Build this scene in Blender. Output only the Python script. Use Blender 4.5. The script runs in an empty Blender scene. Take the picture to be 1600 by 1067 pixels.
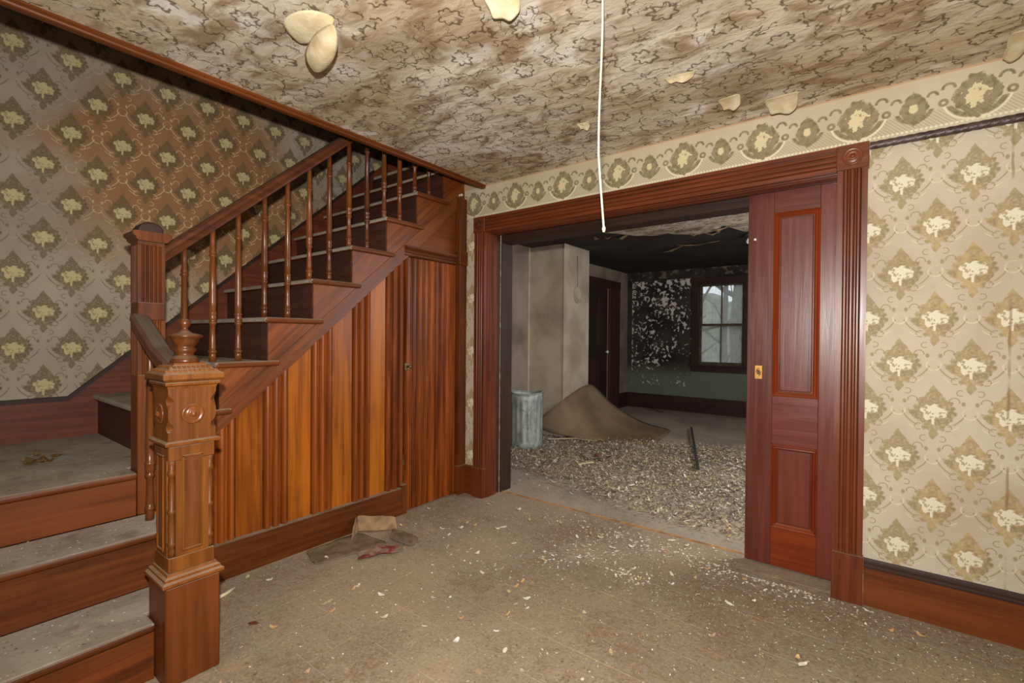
import bpy, bmesh, math, random
from mathutils import Vector, Matrix

random.seed(7)
scene = bpy.context.scene
COL = scene.collection
R = math.radians

# ------------------------------------------------------------------ camera
CAM = Vector((2.6285, -2.7735, 1.238))
yaw, pit, rol = R(37.3992), R(0.5605), R(0.4521)
Fv = Vector((-math.sin(yaw) * math.cos(pit), math.cos(yaw) * math.cos(pit), -math.sin(pit)))
Rv = Vector((math.cos(yaw), math.sin(yaw), 0))
Uv = Rv.cross(Fv)
R2 = Rv * math.cos(rol) + Uv * math.sin(rol)
U2 = -Rv * math.sin(rol) + Uv * math.cos(rol)
cd = bpy.data.cameras.new('camera')
cd.sensor_width = 36.0
cd.lens = 741.64 / 1600 * 36
cd.clip_start = 0.05
cam = bpy.data.objects.new('camera', cd)
COL.objects.link(cam)
m4 = Matrix((R2, U2, -Fv)).transposed().to_4x4()
m4.translation = CAM
cam.matrix_world = m4
scene.camera = cam

# ------------------------------------------------------------------ world, lights, exposure
SKY = 1.5
FLASH = 305.0
FILL_RIGHT = 3.5
FILL_FRONT = 4.0
W_BACK = 78.0
scene.view_settings.view_transform = 'Standard'
scene.view_settings.look = 'None'
scene.view_settings.exposure = 0.0
scene.view_settings.gamma = 1.0
scene.view_settings.use_curve_mapping = False

wd = bpy.data.worlds.new('overcast_sky')
scene.world = wd
wd.use_nodes = True
bg = wd.node_tree.nodes['Background']
bg.inputs[0].default_value = (0.86, 0.92, 1.0, 1)
bg.inputs[1].default_value = SKY


def light(name, kind, loc, aim, energy, color, **kw):
    l = bpy.data.lights.new(name, kind)
    l.energy = energy
    l.color = color
    for k, v in kw.items():
        setattr(l, k, v)
    o = bpy.data.objects.new(name, l)
    COL.objects.link(o)
    o.location = loc
    o.rotation_euler = (Vector(aim) - Vector(loc)).to_track_quat('-Z', 'Y').to_euler()
    return o


# flash unit on the camera's hot shoe
light('camera_flash', 'SPOT', CAM + Vector((-0.012, -0.012, 0.19)), CAM + Fv * 3 + Vector((0.1, 0, 0.45)),
      FLASH, (1.0, 0.965, 0.91), spot_size=R(150), spot_blend=0.75, shadow_soft_size=0.022)
# unseen fill lamps added behind and beside the camera to lift the hall
light('fill_lamp_right', 'AREA', (4.22, -1.9, 1.5), (0, -1.6, 1.2), FILL_RIGHT, (1.0, 0.96, 0.9),
      shape='RECTANGLE', size=1.0, size_y=1.6)
light('fill_lamp_front', 'AREA', (2.6, -4.12, 1.5), (2.4, 0, 1.3), FILL_FRONT, (1.0, 0.96, 0.9),
      shape='RECTANGLE', size=1.2, size_y=1.6)

# daylight through the side window of the back room, out of view behind the door wall
light('window_daylight_back_room', 'AREA', (3.14, 1.35, 1.45), (-0.6, 2.0, 0.55), W_BACK, (0.97, 0.97, 1.0),
      shape='RECTANGLE', size=1.1, size_y=1.5)


# ------------------------------------------------------------------ colour and node helpers
def lin(c):
    c = c / 255.0
    return c / 12.92 if c <= 0.04045 else ((c + 0.055) / 1.055) ** 2.4


def rgb(r, g, b):
    return (lin(r), lin(g), lin(b), 1.0)


class N:
    """a shader value with arithmetic that writes Math nodes"""
    def __init__(self, t, s):
        self.t, self.s = t, s

    def op(self, o, *a):
        n = self.t.nodes.new('ShaderNodeMath')
        n.operation = o
        for i, v in enumerate((self,) + a):
            if isinstance(v, N):
                self.t.links.new(v.s, n.inputs[i])
            else:
                n.inputs[i].default_value = v
        return N(self.t, n.outputs[0])

    def __add__(s, o): return s.op('ADD', o)
    __radd__ = __add__
    def __sub__(s, o): return s.op('SUBTRACT', o)
    def __rsub__(s, o): return (s * -1.0) + o
    def __mul__(s, o): return s.op('MULTIPLY', o)
    __rmul__ = __mul__
    def __truediv__(s, o): return s.op('DIVIDE', o)
    def abs(s): return s.op('ABSOLUTE')
    def pow(s, e): return s.op('POWER', e)
    def sqrt(s): return s.op('SQRT')
    def fract(s): return s.op('FRACT')
    def sin(s): return s.op('SINE')
    def lt(s, v): return s.op('LESS_THAN', v)
    def gt(s, v): return s.op('GREATER_THAN', v)
    def max(s, v): return s.op('MAXIMUM', v)
    def min(s, v): return s.op('MINIMUM', v)

    def ss(s, a, b, lo=0.0, hi=1.0):
        n = s.t.nodes.new('ShaderNodeMapRange')
        n.interpolation_type = 'SMOOTHSTEP'
        n.clamp = True
        s.t.links.new(s.s, n.inputs[0])
        if a > b:
            a, b, lo, hi = b, a, hi, lo
        n.inputs[1].default_value, n.inputs[2].default_value = a, b
        n.inputs[3].default_value, n.inputs[4].default_value = lo, hi
        return N(s.t, n.outputs[0])


class Mat:
    def __init__(self, name):
        self.m = bpy.data.materials.new(name)
        self.m.use_nodes = True
        self.t = self.m.node_tree
        self.b = self.t.nodes['Principled BSDF']
        self.tc = None

    def coord(self, which='Object'):
        if self.tc is None:
            self.tc = self.t.nodes.new('ShaderNodeTexCoord')
        return self.tc.outputs[which]

    def xyz(self, sock=None):
        n = self.t.nodes.new('ShaderNodeSeparateXYZ')
        self.t.links.new(sock or self.coord(), n.inputs[0])
        return [N(self.t, o) for o in n.outputs]

    def vec(self, x, y, z=0.0):
        n = self.t.nodes.new('ShaderNodeCombineXYZ')
        for i, v in enumerate((x, y, z)):
            if isinstance(v, N):
                self.t.links.new(v.s, n.inputs[i])
            else:
                n.inputs[i].default_value = v
        return n.outputs[0]

    def noise(self, scale, detail=3.0, vec=None, dist=0.0, rough=0.5):
        n = self.t.nodes.new('ShaderNodeTexNoise')
        n.inputs['Scale'].default_value = scale
        n.inputs['Detail'].default_value = detail
        n.inputs['Distortion'].default_value = dist
        n.inputs['Roughness'].default_value = rough
        self.t.links.new(vec if vec is not None else self.coord(), n.inputs['Vector'])
        return N(self.t, n.outputs['Fac'])

    def noisecol(self, scale, detail=2.0, vec=None):
        n = self.t.nodes.new('ShaderNodeTexNoise')
        n.inputs['Scale'].default_value = scale
        n.inputs['Detail'].default_value = detail
        self.t.links.new(vec if vec is not None else self.coord(), n.inputs['Vector'])
        return n.outputs['Color']

    def voro(self, scale, vec=None, feature='DISTANCE_TO_EDGE', out='Distance'):
        n = self.t.nodes.new('ShaderNodeTexVoronoi')
        n.feature = feature
        n.inputs['Scale'].default_value = scale
        self.t.links.new(vec if vec is not None else self.coord(), n.inputs['Vector'])
        return N(self.t, n.outputs[out])

    def rnd(self):
        n = self.t.nodes.new('ShaderNodeObjectInfo')
        return N(self.t, n.outputs['Random'])

    def nrm(self):
        n = self.t.nodes.new('ShaderNodeNewGeometry')
        return self.xyz(n.outputs['Normal'])

    def mix(self, fac, a, b, mode='MIX'):
        n = self.t.nodes.new('ShaderNodeMix')
        n.data_type = 'RGBA'
        n.blend_type = mode
        if isinstance(fac, N):
            self.t.links.new(fac.s, n.inputs[0])
        else:
            n.inputs[0].default_value = fac
        for i, v in ((6, a), (7, b)):
            if isinstance(v, tuple):
                n.inputs[i].default_value = v
            else:
                self.t.links.new(v, n.inputs[i])
        return n.outputs[2]

    def mapped(self, sx, sy, sz, off=None, rot=0):
        n = self.t.nodes.new('ShaderNodeMapping')
        n.inputs['Scale'].default_value = (sx, sy, sz)
        src = self.coord()
        if rot:
            q = self.t.nodes.new('ShaderNodeMapping')
            q.inputs['Rotation'].default_value = (rot, 0, 0)
            self.t.links.new(src, q.inputs['Vector'])
            src = q.outputs[0]
        self.t.links.new(src, n.inputs['Vector'])
        if off is not None:
            self.t.links.new(self.vec(off, off * 1.7, off * 0.6), n.inputs['Location'])
        return n.outputs[0]

    def bump(self, h, strength=0.3, dist=0.01):
        n = self.t.nodes.new('ShaderNodeBump')
        n.inputs['Strength'].default_value = strength
        n.inputs['Distance'].default_value = dist
        self.t.links.new(h.s, n.inputs['Height'])
        self.t.links.new(n.outputs[0], self.b.inputs['Normal'])

    def out(self, col, rough=0.6, metal=0.0, spec=0.5):
        if isinstance(col, tuple):
            self.b.inputs['Base Color'].default_value = col
        else:
            self.t.links.new(col, self.b.inputs['Base Color'])
        if isinstance(rough, N):
            self.t.links.new(rough.s, self.b.inputs['Roughness'])
        else:
            self.b.inputs['Roughness'].default_value = rough
        self.b.inputs['Metallic'].default_value = metal
        self.b.inputs['Specular IOR Level'].default_value = spec
        return self.m


DUST = rgb(150, 137, 115)


def wood(name, dark, light_, axis, rough=0.38, dust=0.75, fine=1.0, spec=0.5, dcol=None, var=0.16):
    k = Mat(name + '_grain_' + axis)
    s = {'x': (1.2, 26, 26), 'y': (26, 1.2, 26), 'z': (26, 26, 1.2), 'd': (26, 1.2, 26)}[axis]
    r = k.rnd()
    v = k.mapped(*s, off=r * 40, rot=-0.73 if axis == 'd' else 0)
    s2 = {'x': (.6, 5, 5), 'y': (5, .6, 5), 'z': (5, 5, .6), 'd': (5, .6, 5)}[axis]
    v2 = k.mapped(*s2, off=r * 23, rot=-0.73 if axis == 'd' else 0)
    n1 = k.noise(1.6 * fine, 5, v, 0.6, 0.6)
    n2 = k.noise(1.4, 3, v2, 1.5)
    g = (n1 * 0.62 + n2 * 0.48 + (r - 0.5) * var).ss(0.3, 0.78)
    col = k.mix(g, dark, light_)
    blot = k.noise(2.3, 3).ss(0.56, 0.75, 0, 0.35)
    col = k.mix(blot, col, dark)
    rg = n1 * 0.25 + (rough - 0.1)
    if dust > 0:
        up = k.nrm()[2].ss(0.45, 0.9)
        d = up * k.noise(9, 4).ss(0.25, 0.6, dust * 0.55, dust)
        col = k.mix(d, col, dcol or DUST)
        rg = rg + d * 0.5
    k.bump(n1, 0.06, 0.01)
    return k.out(col, rg, 0, spec)


_wc = {}


def W(kind, axis):
    key = kind + axis
    if key not in _wc:
        P = {
            'panel': (rgb(108, 50, 8), rgb(174, 97, 18), .36, .85),
            'reed': (rgb(84, 36, 9), rgb(148, 74, 20), .33, .7),
            'closet': (rgb(78, 32, 10), rgb(158, 80, 22), .36, .6),
            'stair': (rgb(73, 35, 12), rgb(115, 59, 20), .44, .9),
            'oak': (rgb(86, 44, 12), rgb(134, 78, 25), .44, .6),
            'turned': (rgb(72, 37, 16), rgb(122, 68, 29), .27, .35),
            'skirt': (rgb(86, 42, 25), rgb(128, 66, 39), .45, .7),
            'riser': (rgb(77, 37, 13), rgb(122, 62, 22), .5, .5),
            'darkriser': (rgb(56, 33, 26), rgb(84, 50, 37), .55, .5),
            'rail': (rgb(70, 38, 22), rgb(108, 61, 34), .38, .9, rgb(98, 88, 76)),
            'mahog': (rgb(86, 38, 27), rgb(112, 53, 39), .30, .3),
            'casing': (rgb(74, 33, 17), rgb(118, 57, 29), .32, .4),
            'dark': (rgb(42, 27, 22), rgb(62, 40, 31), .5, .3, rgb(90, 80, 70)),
            'doorred': (rgb(104, 40, 15), rgb(140, 57, 22), .33, .2),
        }[kind]
        _wc[key] = wood('wood_' + kind, P[0], P[1], axis, P[2], P[3], dcol=P[4] if len(P) > 4 else None, spec=.45 if kind in ('turned', 'mahog', 'casing', 'reed') else .3)
    return _wc[key]


# ------------------------------------------------------------------ paper and plaster
def stag(m, u, v, a, b):
    """local coordinates of a staggered lattice, both in units of a"""
    fu, fv = (u / a), (v / b)
    x1 = (fu + 0.5).fract() - 0.5
    y1 = (fv + 0.5).fract() - 0.5
    x2 = fu.fract() - 0.5
    y2 = fv.fract() - 0.5
    sel = (x1.abs() + y1.abs()).lt(0.5)
    inv = 1.0 - sel
    return x1 * sel + x2 * inv, (y1 * sel + y2 * inv) * (b / a)


def ring(x, y, cx, cy, r, w):
    dx, dy = x - cx, y - cy
    return ((dx * dx + dy * dy).sqrt() - r).abs().ss(w * 0.5, w * 1.3, 1.0, 0.0)


def wallpaper(name, axis, u0, v0, a, b, frieze=None, stain=None):
    m = Mat(name)
    X, Y, Z = m.xyz()
    u = (X if axis == 'x' else Y) - u0
    v = Z - v0
    x, y = stag(m, u, v, a, b)
    ax = x.abs()
    lv = m.vec(x, y, 0.37)
    n_edge = m.noise(10, 3, lv)
    n_soft = m.noise(5.0, 2, lv)
    n_big = m.noise(2.2, 4)
    n_wear = m.noise(26, 4)
    # medallion of gilt leaves, rounded lozenge with a ragged edge
    th = y.op('ARCTAN2', x)
    md = (ax / 0.355).pow(1.25) + (y.abs() / 0.43).pow(1.25) + (n_edge - 0.5) * 0.95 + (th * 17.0).sin() * 0.03
    leaf = md.ss(0.86, 1.0, 1.0, 0.0) * m.noise(24, 2, lv).ss(0.36, 0.52, 0.55, 1.0)
    tipt = ax / 0.075 + (y - 0.39).abs() / 0.12 + (n_edge - 0.5) * 0.6
    tipb = ax / 0.085 + (y + 0.41).abs() / 0.13 + (n_edge - 0.5) * 0.6
    leaf = leaf.max(tipt.min(tipb).ss(0.85, 1.0, 0.9, 0.0))
    # bouquet
    bq = (ax / 0.185).pow(2.0) + ((y - 0.0) / 0.165).pow(2.0) + y * 1.1 * ax / 0.1 * 0.5 + (m.noise(9, 2, lv) - 0.5) * 2.0
    flower = bq.ss(0.75, 1.0, 1.0, 0.0)
    stem = (ax.lt(0.02) * y.lt(-0.08) * y.gt(-0.24))
    flower = flower.max(stem)
    shade = m.noise(17, 1, lv).ss(0.53, 0.6)
    # scrolls
    arc = ring(x, y, 0.0, 0.15, 0.47, 0.012) * y.lt(-0.02) * y.gt(-0.27) * n_soft.ss(0.3, 0.45)
    arc2 = ring(x, y, 0.0, 0.15, 0.535, 0.008) * y.lt(-0.0) * y.gt(-0.33)
    hook = ring(ax, y, 0.2, -0.29, 0.058, 0.010) * ax.gt(0.17)
    hook2 = ring(ax, y, 0.13, -0.5, 0.05, 0.009) * ax.gt(0.1)
    hook3 = ring(ax, y, 0.29, 0.2, 0.07, 0.010) * y.gt(0.18)
    x3, y3 = stag(m, u + a * 0.5, v, a, b)
    cup = ring(x3, y3, 0.0, 0.0, 0.1, 0.013) * (y3.ss(0.02, 0.06, 1.0, 0.35)) * m.noise(60, 1).ss(0.38, 0.5, 0.4, 1.0)
    lf = ((x3.abs() - 0.09).pow(2.0) + ((y3 - 0.17) * 0.7).pow(2.0)).sqrt().ss(0.022, 0.034, 1.0, 0.0)
    scroll = arc.max(hook).max(hook2).max(hook3).max(lf)
    pale = arc2.max(cup)
    ground = m.mix(n_big.ss(0.35, 0.7), rgb(200, 187, 166), rgb(184, 169, 147))
    gold = m.mix(n_soft.ss(0.35, 0.62), rgb(136, 116, 70), rgb(182, 158, 102))
    gold = m.mix(m.noise(1.3, 2).ss(0.42, 0.62, 0, 0.7), gold, rgb(138, 124, 88))
    leafamt = 0.82
    sc_col, sc_amt = rgb(150, 132, 92), 0.75
    col = ground
    if stain:
        sy, sz, sr1, sr2 = stain
        dd = (((u + u0) - sy).pow(2.0) / (sr1 * sr1) + (Z - sz).pow(2.0) / (sr2 * sr2)).sqrt() + (m.noise(3.0, 4) - 0.5) * 0.9
        st = dd.ss(0.55, 1.15, 1.0, 0.0)
        dirt = m.noise(1.6, 3).ss(0.35, 0.7, 0.15, 0.6)
        col = m.mix(dirt, m.mix(0.35, col, rgb(160, 146, 130)), rgb(140, 124, 106))
        col = m.mix(st * 0.9, col, rgb(150, 105, 64))
        gold = m.mix(0.72, gold, rgb(84, 70, 48))
        scm = m.mix(st, rgb(112, 96, 72), rgb(214, 192, 146))
        col = m.mix(leaf * 0.85, col, gold)
        col = m.mix(scroll * 0.7, col, scm)
        col = m.mix(pale * 0.75, col, m.mix(st, rgb(176, 160, 132), rgb(216, 196, 152)))
    else:
        col = m.mix(leaf * leafamt, col, gold)
        col = m.mix(scroll * sc_amt, col, sc_col)
        col = m.mix(pale * 0.6, col, rgb(226, 214, 182))
    col = m.mix(flower * 0.92, col, rgb(228, 220, 194) if not stain else rgb(206, 190, 142))
    col = m.mix(flower * shade * 0.7, col, rgb(150, 130, 84))
    col = m.mix(n_wear.ss(0.6, 0.8, 0, 0.25), col, rgb(168, 150, 120))
    if frieze:
        seam = ((X - 3.066) + (m.noise(9, 2) - 0.5) * 0.012).abs().ss(0.002, 0.006, 1.0, 0.0) * m.noise(5, 3).ss(0.46, 0.56)
        col = m.mix(seam * 0.6, col, rgb(134, 98, 66))
        p, x0, zc, zb = frieze
        fx = (((X - x0) / p + 0.5).fract() - 0.5) * p
        gx = (((X - x0) / p).fract() - 0.5) * p
        fy = Z - zc
        v2 = m.vec(fx * 20.0, fy * 20.0, 0.1)
        ne = m.noise(2.6, 2, v2)
        big = (fx.abs() / 0.082).pow(1.5) + (fy.abs() / 0.100).pow(1.35) + (ne - 0.5) * 0.7
        sm = (gx.abs() / 0.052).pow(1.5) + ((fy + 0.005).abs() / 0.078).pow(1.35) + (ne - 0.5) * 0.5
        dark = big.ss(0.85, 1.0, 1.0, 0.0).max(sm.ss(0.85, 1.0, 1.0, 0.0))
        core = (big + (ne - 0.5) * 0.8).ss(0.28, 0.4, 1.0, 0.0).max(sm.ss(0.12, 0.24, 1.0, 0.0))
        cres = ring(fx, fy, 0.0, 0.012, 0.094, 0.011) * fy.lt(-0.025) * fx.abs().gt(0.03)
        cres = cres.max(ring(gx, fy, 0.0, 0.0, 0.062, 0.009) * fy.lt(-0.02))
        curl = (ring(fx.abs(), fy, 0.088, 0.052, 0.020, 0.006) * fy.gt(0.05)).max(ring(gx.abs(), fy, 0.062, 0.035, 0.016, 0.006) * fy.gt(0.033)).max(ring(fx.abs(), fy, 0.105, -0.005, 0.012, 0.006))
        net = ((X + Z).op('MULTIPLY', 420.0).sin()).ss(-0.2, 0.4) * fy.lt(-0.03) * fy.gt(-0.095) * 0.35
        rim = ring(fx, fy, 0.0, 0.012, 0.108, 0.006) * fy.lt(-0.02)
        beads = ((((X / 0.0165).fract() - 0.5) * 0.0165).pow(2.0) + (Z - (zb + 0.014)).pow(2.0)).sqrt().ss(0.0045, 0.0062, 1.0, 0.0)
        fc = m.mix(n_big.ss(0.35, 0.7), rgb(202, 189, 164), rgb(188, 173, 145))
        fc = m.mix(net, fc, rgb(140, 124, 88))
        fc = m.mix(rim.max(beads) * 0.8, fc, rgb(232, 222, 188))
        fc = m.mix(dark.max(cres).max(curl) * (ne.ss(0.3, 0.6, 0.95, 0.7)), fc, rgb(122, 108, 74))
        fc = m.mix(core * 0.9, fc, rgb(222, 208, 164))
        topl = Z.gt(2.392)
        fc = m.mix(topl * 0.6, fc, rgb(176, 130, 80))
        col = m.mix(Z.gt(zb), col, fc)
    m.bump(n_wear + n_big * 2.0, 0.12, 0.01)
    return m.out(col, 0.72, 0, 0.25)


def ceiling_paper():
    m = Mat('ceiling_paper')
    X, Y, Z = m.xyz()
    wn = m.xyz(m.noisecol(6, 4))
    px = X + (wn[0] - 0.5) * 0.07
    py = Y + (wn[1] - 0.5) * 0.07
    fine = m.noise(34, 3, None, 0.6)
    gate = m.noise(14, 2).ss(0.40, 0.47)
    # scalloped oval frames, flower clusters inside, curling sprays between
    x, y = stag(m, px, py, 0.31, 0.44)
    th = y.op('ARCTAN2', x)
    rr = (x * x + (y * 0.9) * (y * 0.9)).sqrt()
    frame = (rr + (th * 9.0).sin() * 0.028 + (th * 23.0).sin() * 0.012 + (fine - 0.5) * 0.16 - 0.385).abs().ss(0.007, 0.019, 1.0, 0.0) * gate
    clus = (rr + (th * 7.0).sin() * 0.022 + (fine - 0.5) * 0.10 - 0.125).abs().ss(0.010, 0.024, 1.0, 0.0) * m.noise(20, 2).ss(0.36, 0.42)
    bits = m.noise(46, 2, None, 0.8).ss(0.60, 0.66) * rr.ss(0.17, 0.1, 0.0, 1.0)
    curly = (m.noise(11, 3, None, 0.7) - 0.5).abs().ss(0.004, 0.011, 1.0, 0.0) * m.noise(7, 2).ss(0.50, 0.56)
    line = frame.max(clus).max(bits * 0.8).max(curly)
    vs = m.mapped(1.0, 2.0, 1.0)
    big = m.noise(1.4, 4, vs, 0.6)
    mid = m.noise(4.4, 6, vs, 0.8, 0.6)
    sm = m.noise(12, 5, vs, 0.6, 0.6)
    col = m.mix(big.ss(0.36, 0.66), rgb(222, 211, 193), rgb(194, 175, 147))
    col = m.mix(mid.ss(0.46, 0.66, 0, 0.85), col, rgb(140, 114, 83))
    col = m.mix(sm.ss(0.5, 0.68, 0, 0.55), col, rgb(150, 124, 94))
    col = m.mix(m.noise(5.2, 4).ss(0.58, 0.70, 0, 0.8), col, rgb(232, 226, 214))
    col = m.mix(m.noise(0.8, 3, vs).ss(0.52, 0.70, 0, 0.55), col, rgb(134, 110, 82))
    col = m.mix(line * 0.78, col, rgb(82, 62, 42))
    m.bump(mid + sm * 0.5, 0.5, 0.02)
    return m.out(col, 0.8, 0, 0.2)


def mottled(name, c1, c2, scale=4, rough=0.85, speck=None, bump=0.2, spec=0.25, detail=4):
    m = Mat(name)
    n = m.noise(scale, detail, None, 0.4)
    col = m.mix(n.ss(0.35, 0.68), c1, c2)
    if speck:
        for c, sc, lo, hi, amt in speck:
            col = m.mix(m.noise(sc, 3).ss(lo, hi, 0, amt), col, c)
    if bump:
        m.bump(m.noise(scale * 6, 4), bump, 0.01)
    return m.out(col, rough, 0, spec)


def peeling_wall():
    m = Mat('peeling_paint')
    X, Y, Z = m.xyz()
    n = m.noise(19, 4, None, 0.4, 0.55) + m.noise(4.0, 3) * 0.5
    hi = Z.ss(0.6, 2.2, -0.05, 0.035) + Z.ss(2.08, 2.2, 0.0, 0.06)
    edge = X.ss(-0.86, -0.76, 0.08, 0.0)
    white = (n + hi + edge).ss(0.835, 0.875)
    inpanel = X.gt(-0.86) * X.lt(0.19) * Z.gt(0.42) * Z.lt(2.24)
    green = Z.ss(0.5, 0.85, 1.0, 0.0)
    col = m.mix(m.noise(3, 3).ss(0.35, 0.65), rgb(46, 40, 36), rgb(70, 62, 54))
    col = m.mix(green.max(X.gt(0.19) * Z.lt(0.9)), col, rgb(104, 110, 94))
    w = white * inpanel
    col = m.mix(w, col, rgb(214, 204, 196))
    fr = Z.gt(2.27) * m.noise(9, 2).ss(0.55, 0.62)
    col = m.mix(fr * 0.5, col, rgb(150, 132, 108))
    m.bump(white + m.noise(30, 3) * 0.3, 0.5, 0.02)
    return m.out(col, 0.85, 0, 0.2)


def floor_mat(name, c1, c2, c3):
    m = Mat(name)
    r = m.rnd()
    geo = m.t.nodes.new('ShaderNodeNewGeometry')
    pos = geo.outputs['Position']
    n1 = m.noise(1.3, 4, pos, 0.4)
    n2 = m.noise(26, 6, pos, 1.4, 0.7)
    n3 = m.noise(90, 4, pos, 0.5, 0.65)
    n4 = m.noise(9, 6, pos, 1.0, 0.65)
    col = m.mix(n1.ss(0.38, 0.62), c1, c2)
    col = m.mix((n2 * 0.6 + n1 * 0.45).ss(0.5, 0.66, 0, 0.75), col, c3)
    col = m.mix(n3.ss(0.54, 0.70, 0, 0.45), col, rgb(204, 190, 164))
    col = m.mix(n3.ss(0.46, 0.34, 0, 0.45), col, rgb(110, 92, 72))
    col = m.mix(n4.ss(0.58, 0.68, 0, 0.35), col, rgb(202, 172, 132))
    col = m.mix((r - 0.5).abs() * 0.2, col, rgb(130, 114, 94))
    m.bump(n2 + n3, 0.3, 0.01)
    return m.out(col, 0.82, 0, 0.15)


def vcol_mat(name, rough=0.8):
    m = Mat(name)
    n = m.t.nodes.new('ShaderNodeAttribute')
    n.attribute_name = 'tint'
    return m.out(n.outputs['Color'], rough, 0, 0.2)


M_WALL = wallpaper('damask_wallpaper', 'x', 2.716, 1.54, 0.237, 0.41, frieze=(0.405, 0.527, 2.272, 2.158))
M_WALL_Y = wallpaper('damask_wallpaper_side', 'y', -2.243, 1.54, 0.237, 0.41)
M_LEFT = wallpaper('stained_damask_wallpaper', 'y', -2.243, 2.215, 0.241, 0.425, stain=(-1.45, 2.3, 0.95, 0.75))
M_CEIL = ceiling_paper()
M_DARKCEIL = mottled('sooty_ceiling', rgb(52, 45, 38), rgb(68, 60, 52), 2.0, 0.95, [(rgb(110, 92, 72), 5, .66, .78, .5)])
M_PLASTER = mottled('dirty_plaster', rgb(188, 174, 152), rgb(162, 146, 126), 2.2, 0.8, [(rgb(130, 114, 98), 1.5, .5, .75, .5)])
M_PLASTER_DK = mottled('grimy_plaster', rgb(150, 136, 118), rgb(118, 104, 90), 2.0, 0.85)
M_DARKWALL = mottled('dark_green_grey_paint', rgb(50, 50, 44), rgb(66, 66, 56), 2.0, 0.85)
M_PEEL = peeling_wall()
M_FLOOR = floor_mat('dusty_linoleum', rgb(166, 149, 124), rgb(154, 141, 122), rgb(134, 106, 80))
M_GROUT = mottled('dust_filled_joint', rgb(196, 182, 156), rgb(140, 124, 102), 5)
M_BFLOOR = floor_mat('grey_dusty_boards', rgb(176, 162, 142), rgb(156, 146, 132), rgb(128, 116, 100))
M_TREAD = mottled('dust_covered_tread', rgb(176, 166, 148), rgb(154, 142, 124), 5, 0.85,
                  [(rgb(110, 88, 68), 7, .58, .75, .6), (rgb(196, 186, 168), 22, .6, .75, .5)], 0.3)
M_PAPERBACK = mottled('peeled_paper_back', rgb(216, 202, 168), rgb(192, 172, 132), 12, 0.85)
M_CARD = mottled('dirty_cardboard', rgb(158, 130, 96), rgb(128, 104, 78), 9, 0.9, [(rgb(90, 70, 54), 12, .55, .7, .6)])
M_LINO = mottled('brown_linoleum_back', rgb(128, 106, 79), rgb(108, 88, 66), 2.5, 0.7, [(rgb(92, 74, 56), 6, .6, .75, .5)])
M_WHITE = mottled('cream_paint', rgb(226, 216, 190), rgb(206, 192, 160), 8, 0.7)
M_ROPE = mottled('dark_rope_moulding', rgb(62, 44, 42), rgb(84, 64, 60), 20, 0.4, spec=0.5)
M_BRASS = Mat('aged_brass').out(rgb(196, 150, 78), 0.35, 0.9)
M_IRON = Mat('rusty_iron').out(rgb(120, 96, 70), 0.5, 0.6)
M_BLACK = Mat('black_rubber').out(rgb(34, 32, 30), 0.6)
M_GLAZE = Mat('white_porcelain').out(rgb(236, 236, 230), 0.15)
M_RED = mottled('faded_red_cloth', rgb(132, 46, 46), rgb(112, 66, 58), 30, 0.9, [(rgb(140, 122, 100), 14, .42, .54, .9)])
M_FLAKE = vcol_mat('flaked_paint')
M_BARK = mottled('bare_bark', rgb(96, 88, 78), rgb(66, 60, 54), 10, 0.9)
M_GRASS = mottled('winter_grass', rgb(128, 128, 96), rgb(104, 100, 76), 1.0, 0.95)


def galvanised():
    m = Mat('galvanised_steel')
    n = m.noise(7, 4, m.mapped(3, 3, 1))
    col = m.mix(n.ss(0.35, 0.65), rgb(172, 178, 170), rgb(138, 146, 140))
    col = m.mix(m.noise(18, 3).ss(0.6, 0.72, 0, .6), col, rgb(84, 84, 78))
    return m.out(col, 0.5, 0.25)


M_GALV = galvanised()


def dirty_glass():
    m = bpy.data.materials.new('dusty_window_glass')
    m.use_nodes = True
    t = m.node_tree
    t.nodes.clear()
    o = t.nodes.new('ShaderNodeOutputMaterial')
    a = t.nodes.new('ShaderNodeBsdfTransparent')
    g = t.nodes.new('ShaderNodeBsdfGlossy')
    g.inputs['Roughness'].default_value = 0.05
    d = t.nodes.new('ShaderNodeBsdfTranslucent')
    d.inputs['Color'].default_value = (0.5, 0.52, 0.48, 1)
    n = t.nodes.new('ShaderNodeTexNoise')
    n.inputs['Scale'].default_value = 6
    n.inputs['Detail'].default_value = 4
    mr = t.nodes.new('ShaderNodeMapRange')
    mr.inputs[3].default_value, mr.inputs[4].default_value = 0.1, 0.5
    t.links.new(n.outputs[0], mr.inputs[0])
    x1 = t.nodes.new('ShaderNodeMixShader')
    x2 = t.nodes.new('ShaderNodeMixShader')
    t.links.new(mr.outputs[0], x1.inputs[0])
    t.links.new(a.outputs[0], x1.inputs[1])
    t.links.new(d.outputs[0], x1.inputs[2])
    x2.inputs[0].default_value = 0.06
    t.links.new(x1.outputs[0], x2.inputs[1])
    t.links.new(g.outputs[0], x2.inputs[2])
    t.links.new(x2.outputs[0], o.inputs[0])
    return m


M_GLASS = dirty_glass()


# ------------------------------------------------------------------ object helpers
def tag(o, label=None, cat=None, group=None, kind=None):
    if label: o['label'] = label
    if cat: o['category'] = cat
    if group: o['group'] = group
    if kind: o['kind'] = kind
    return o


def empty(name, loc=(0, 0, 0), **kw):
    o = bpy.data.objects.new(name, None)
    o.empty_display_size = 0.05
    COL.objects.link(o)
    o.location = loc
    return tag(o, **kw)


def link(name, me, mat, parent=None, loc=None):
    o = bpy.data.objects.new(name, me)
    if mat and not me.materials:
        me.materials.append(mat)
    COL.objects.link(o)
    if parent:
        o.parent = parent
        pl = parent.location.copy()
        pp = parent.parent
        while pp:
            pl += pp.location
            pp = pp.parent
        o.location = (Vector(loc) if loc else Vector()) - pl
    elif loc:
        o.location = loc
    return o


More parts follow.
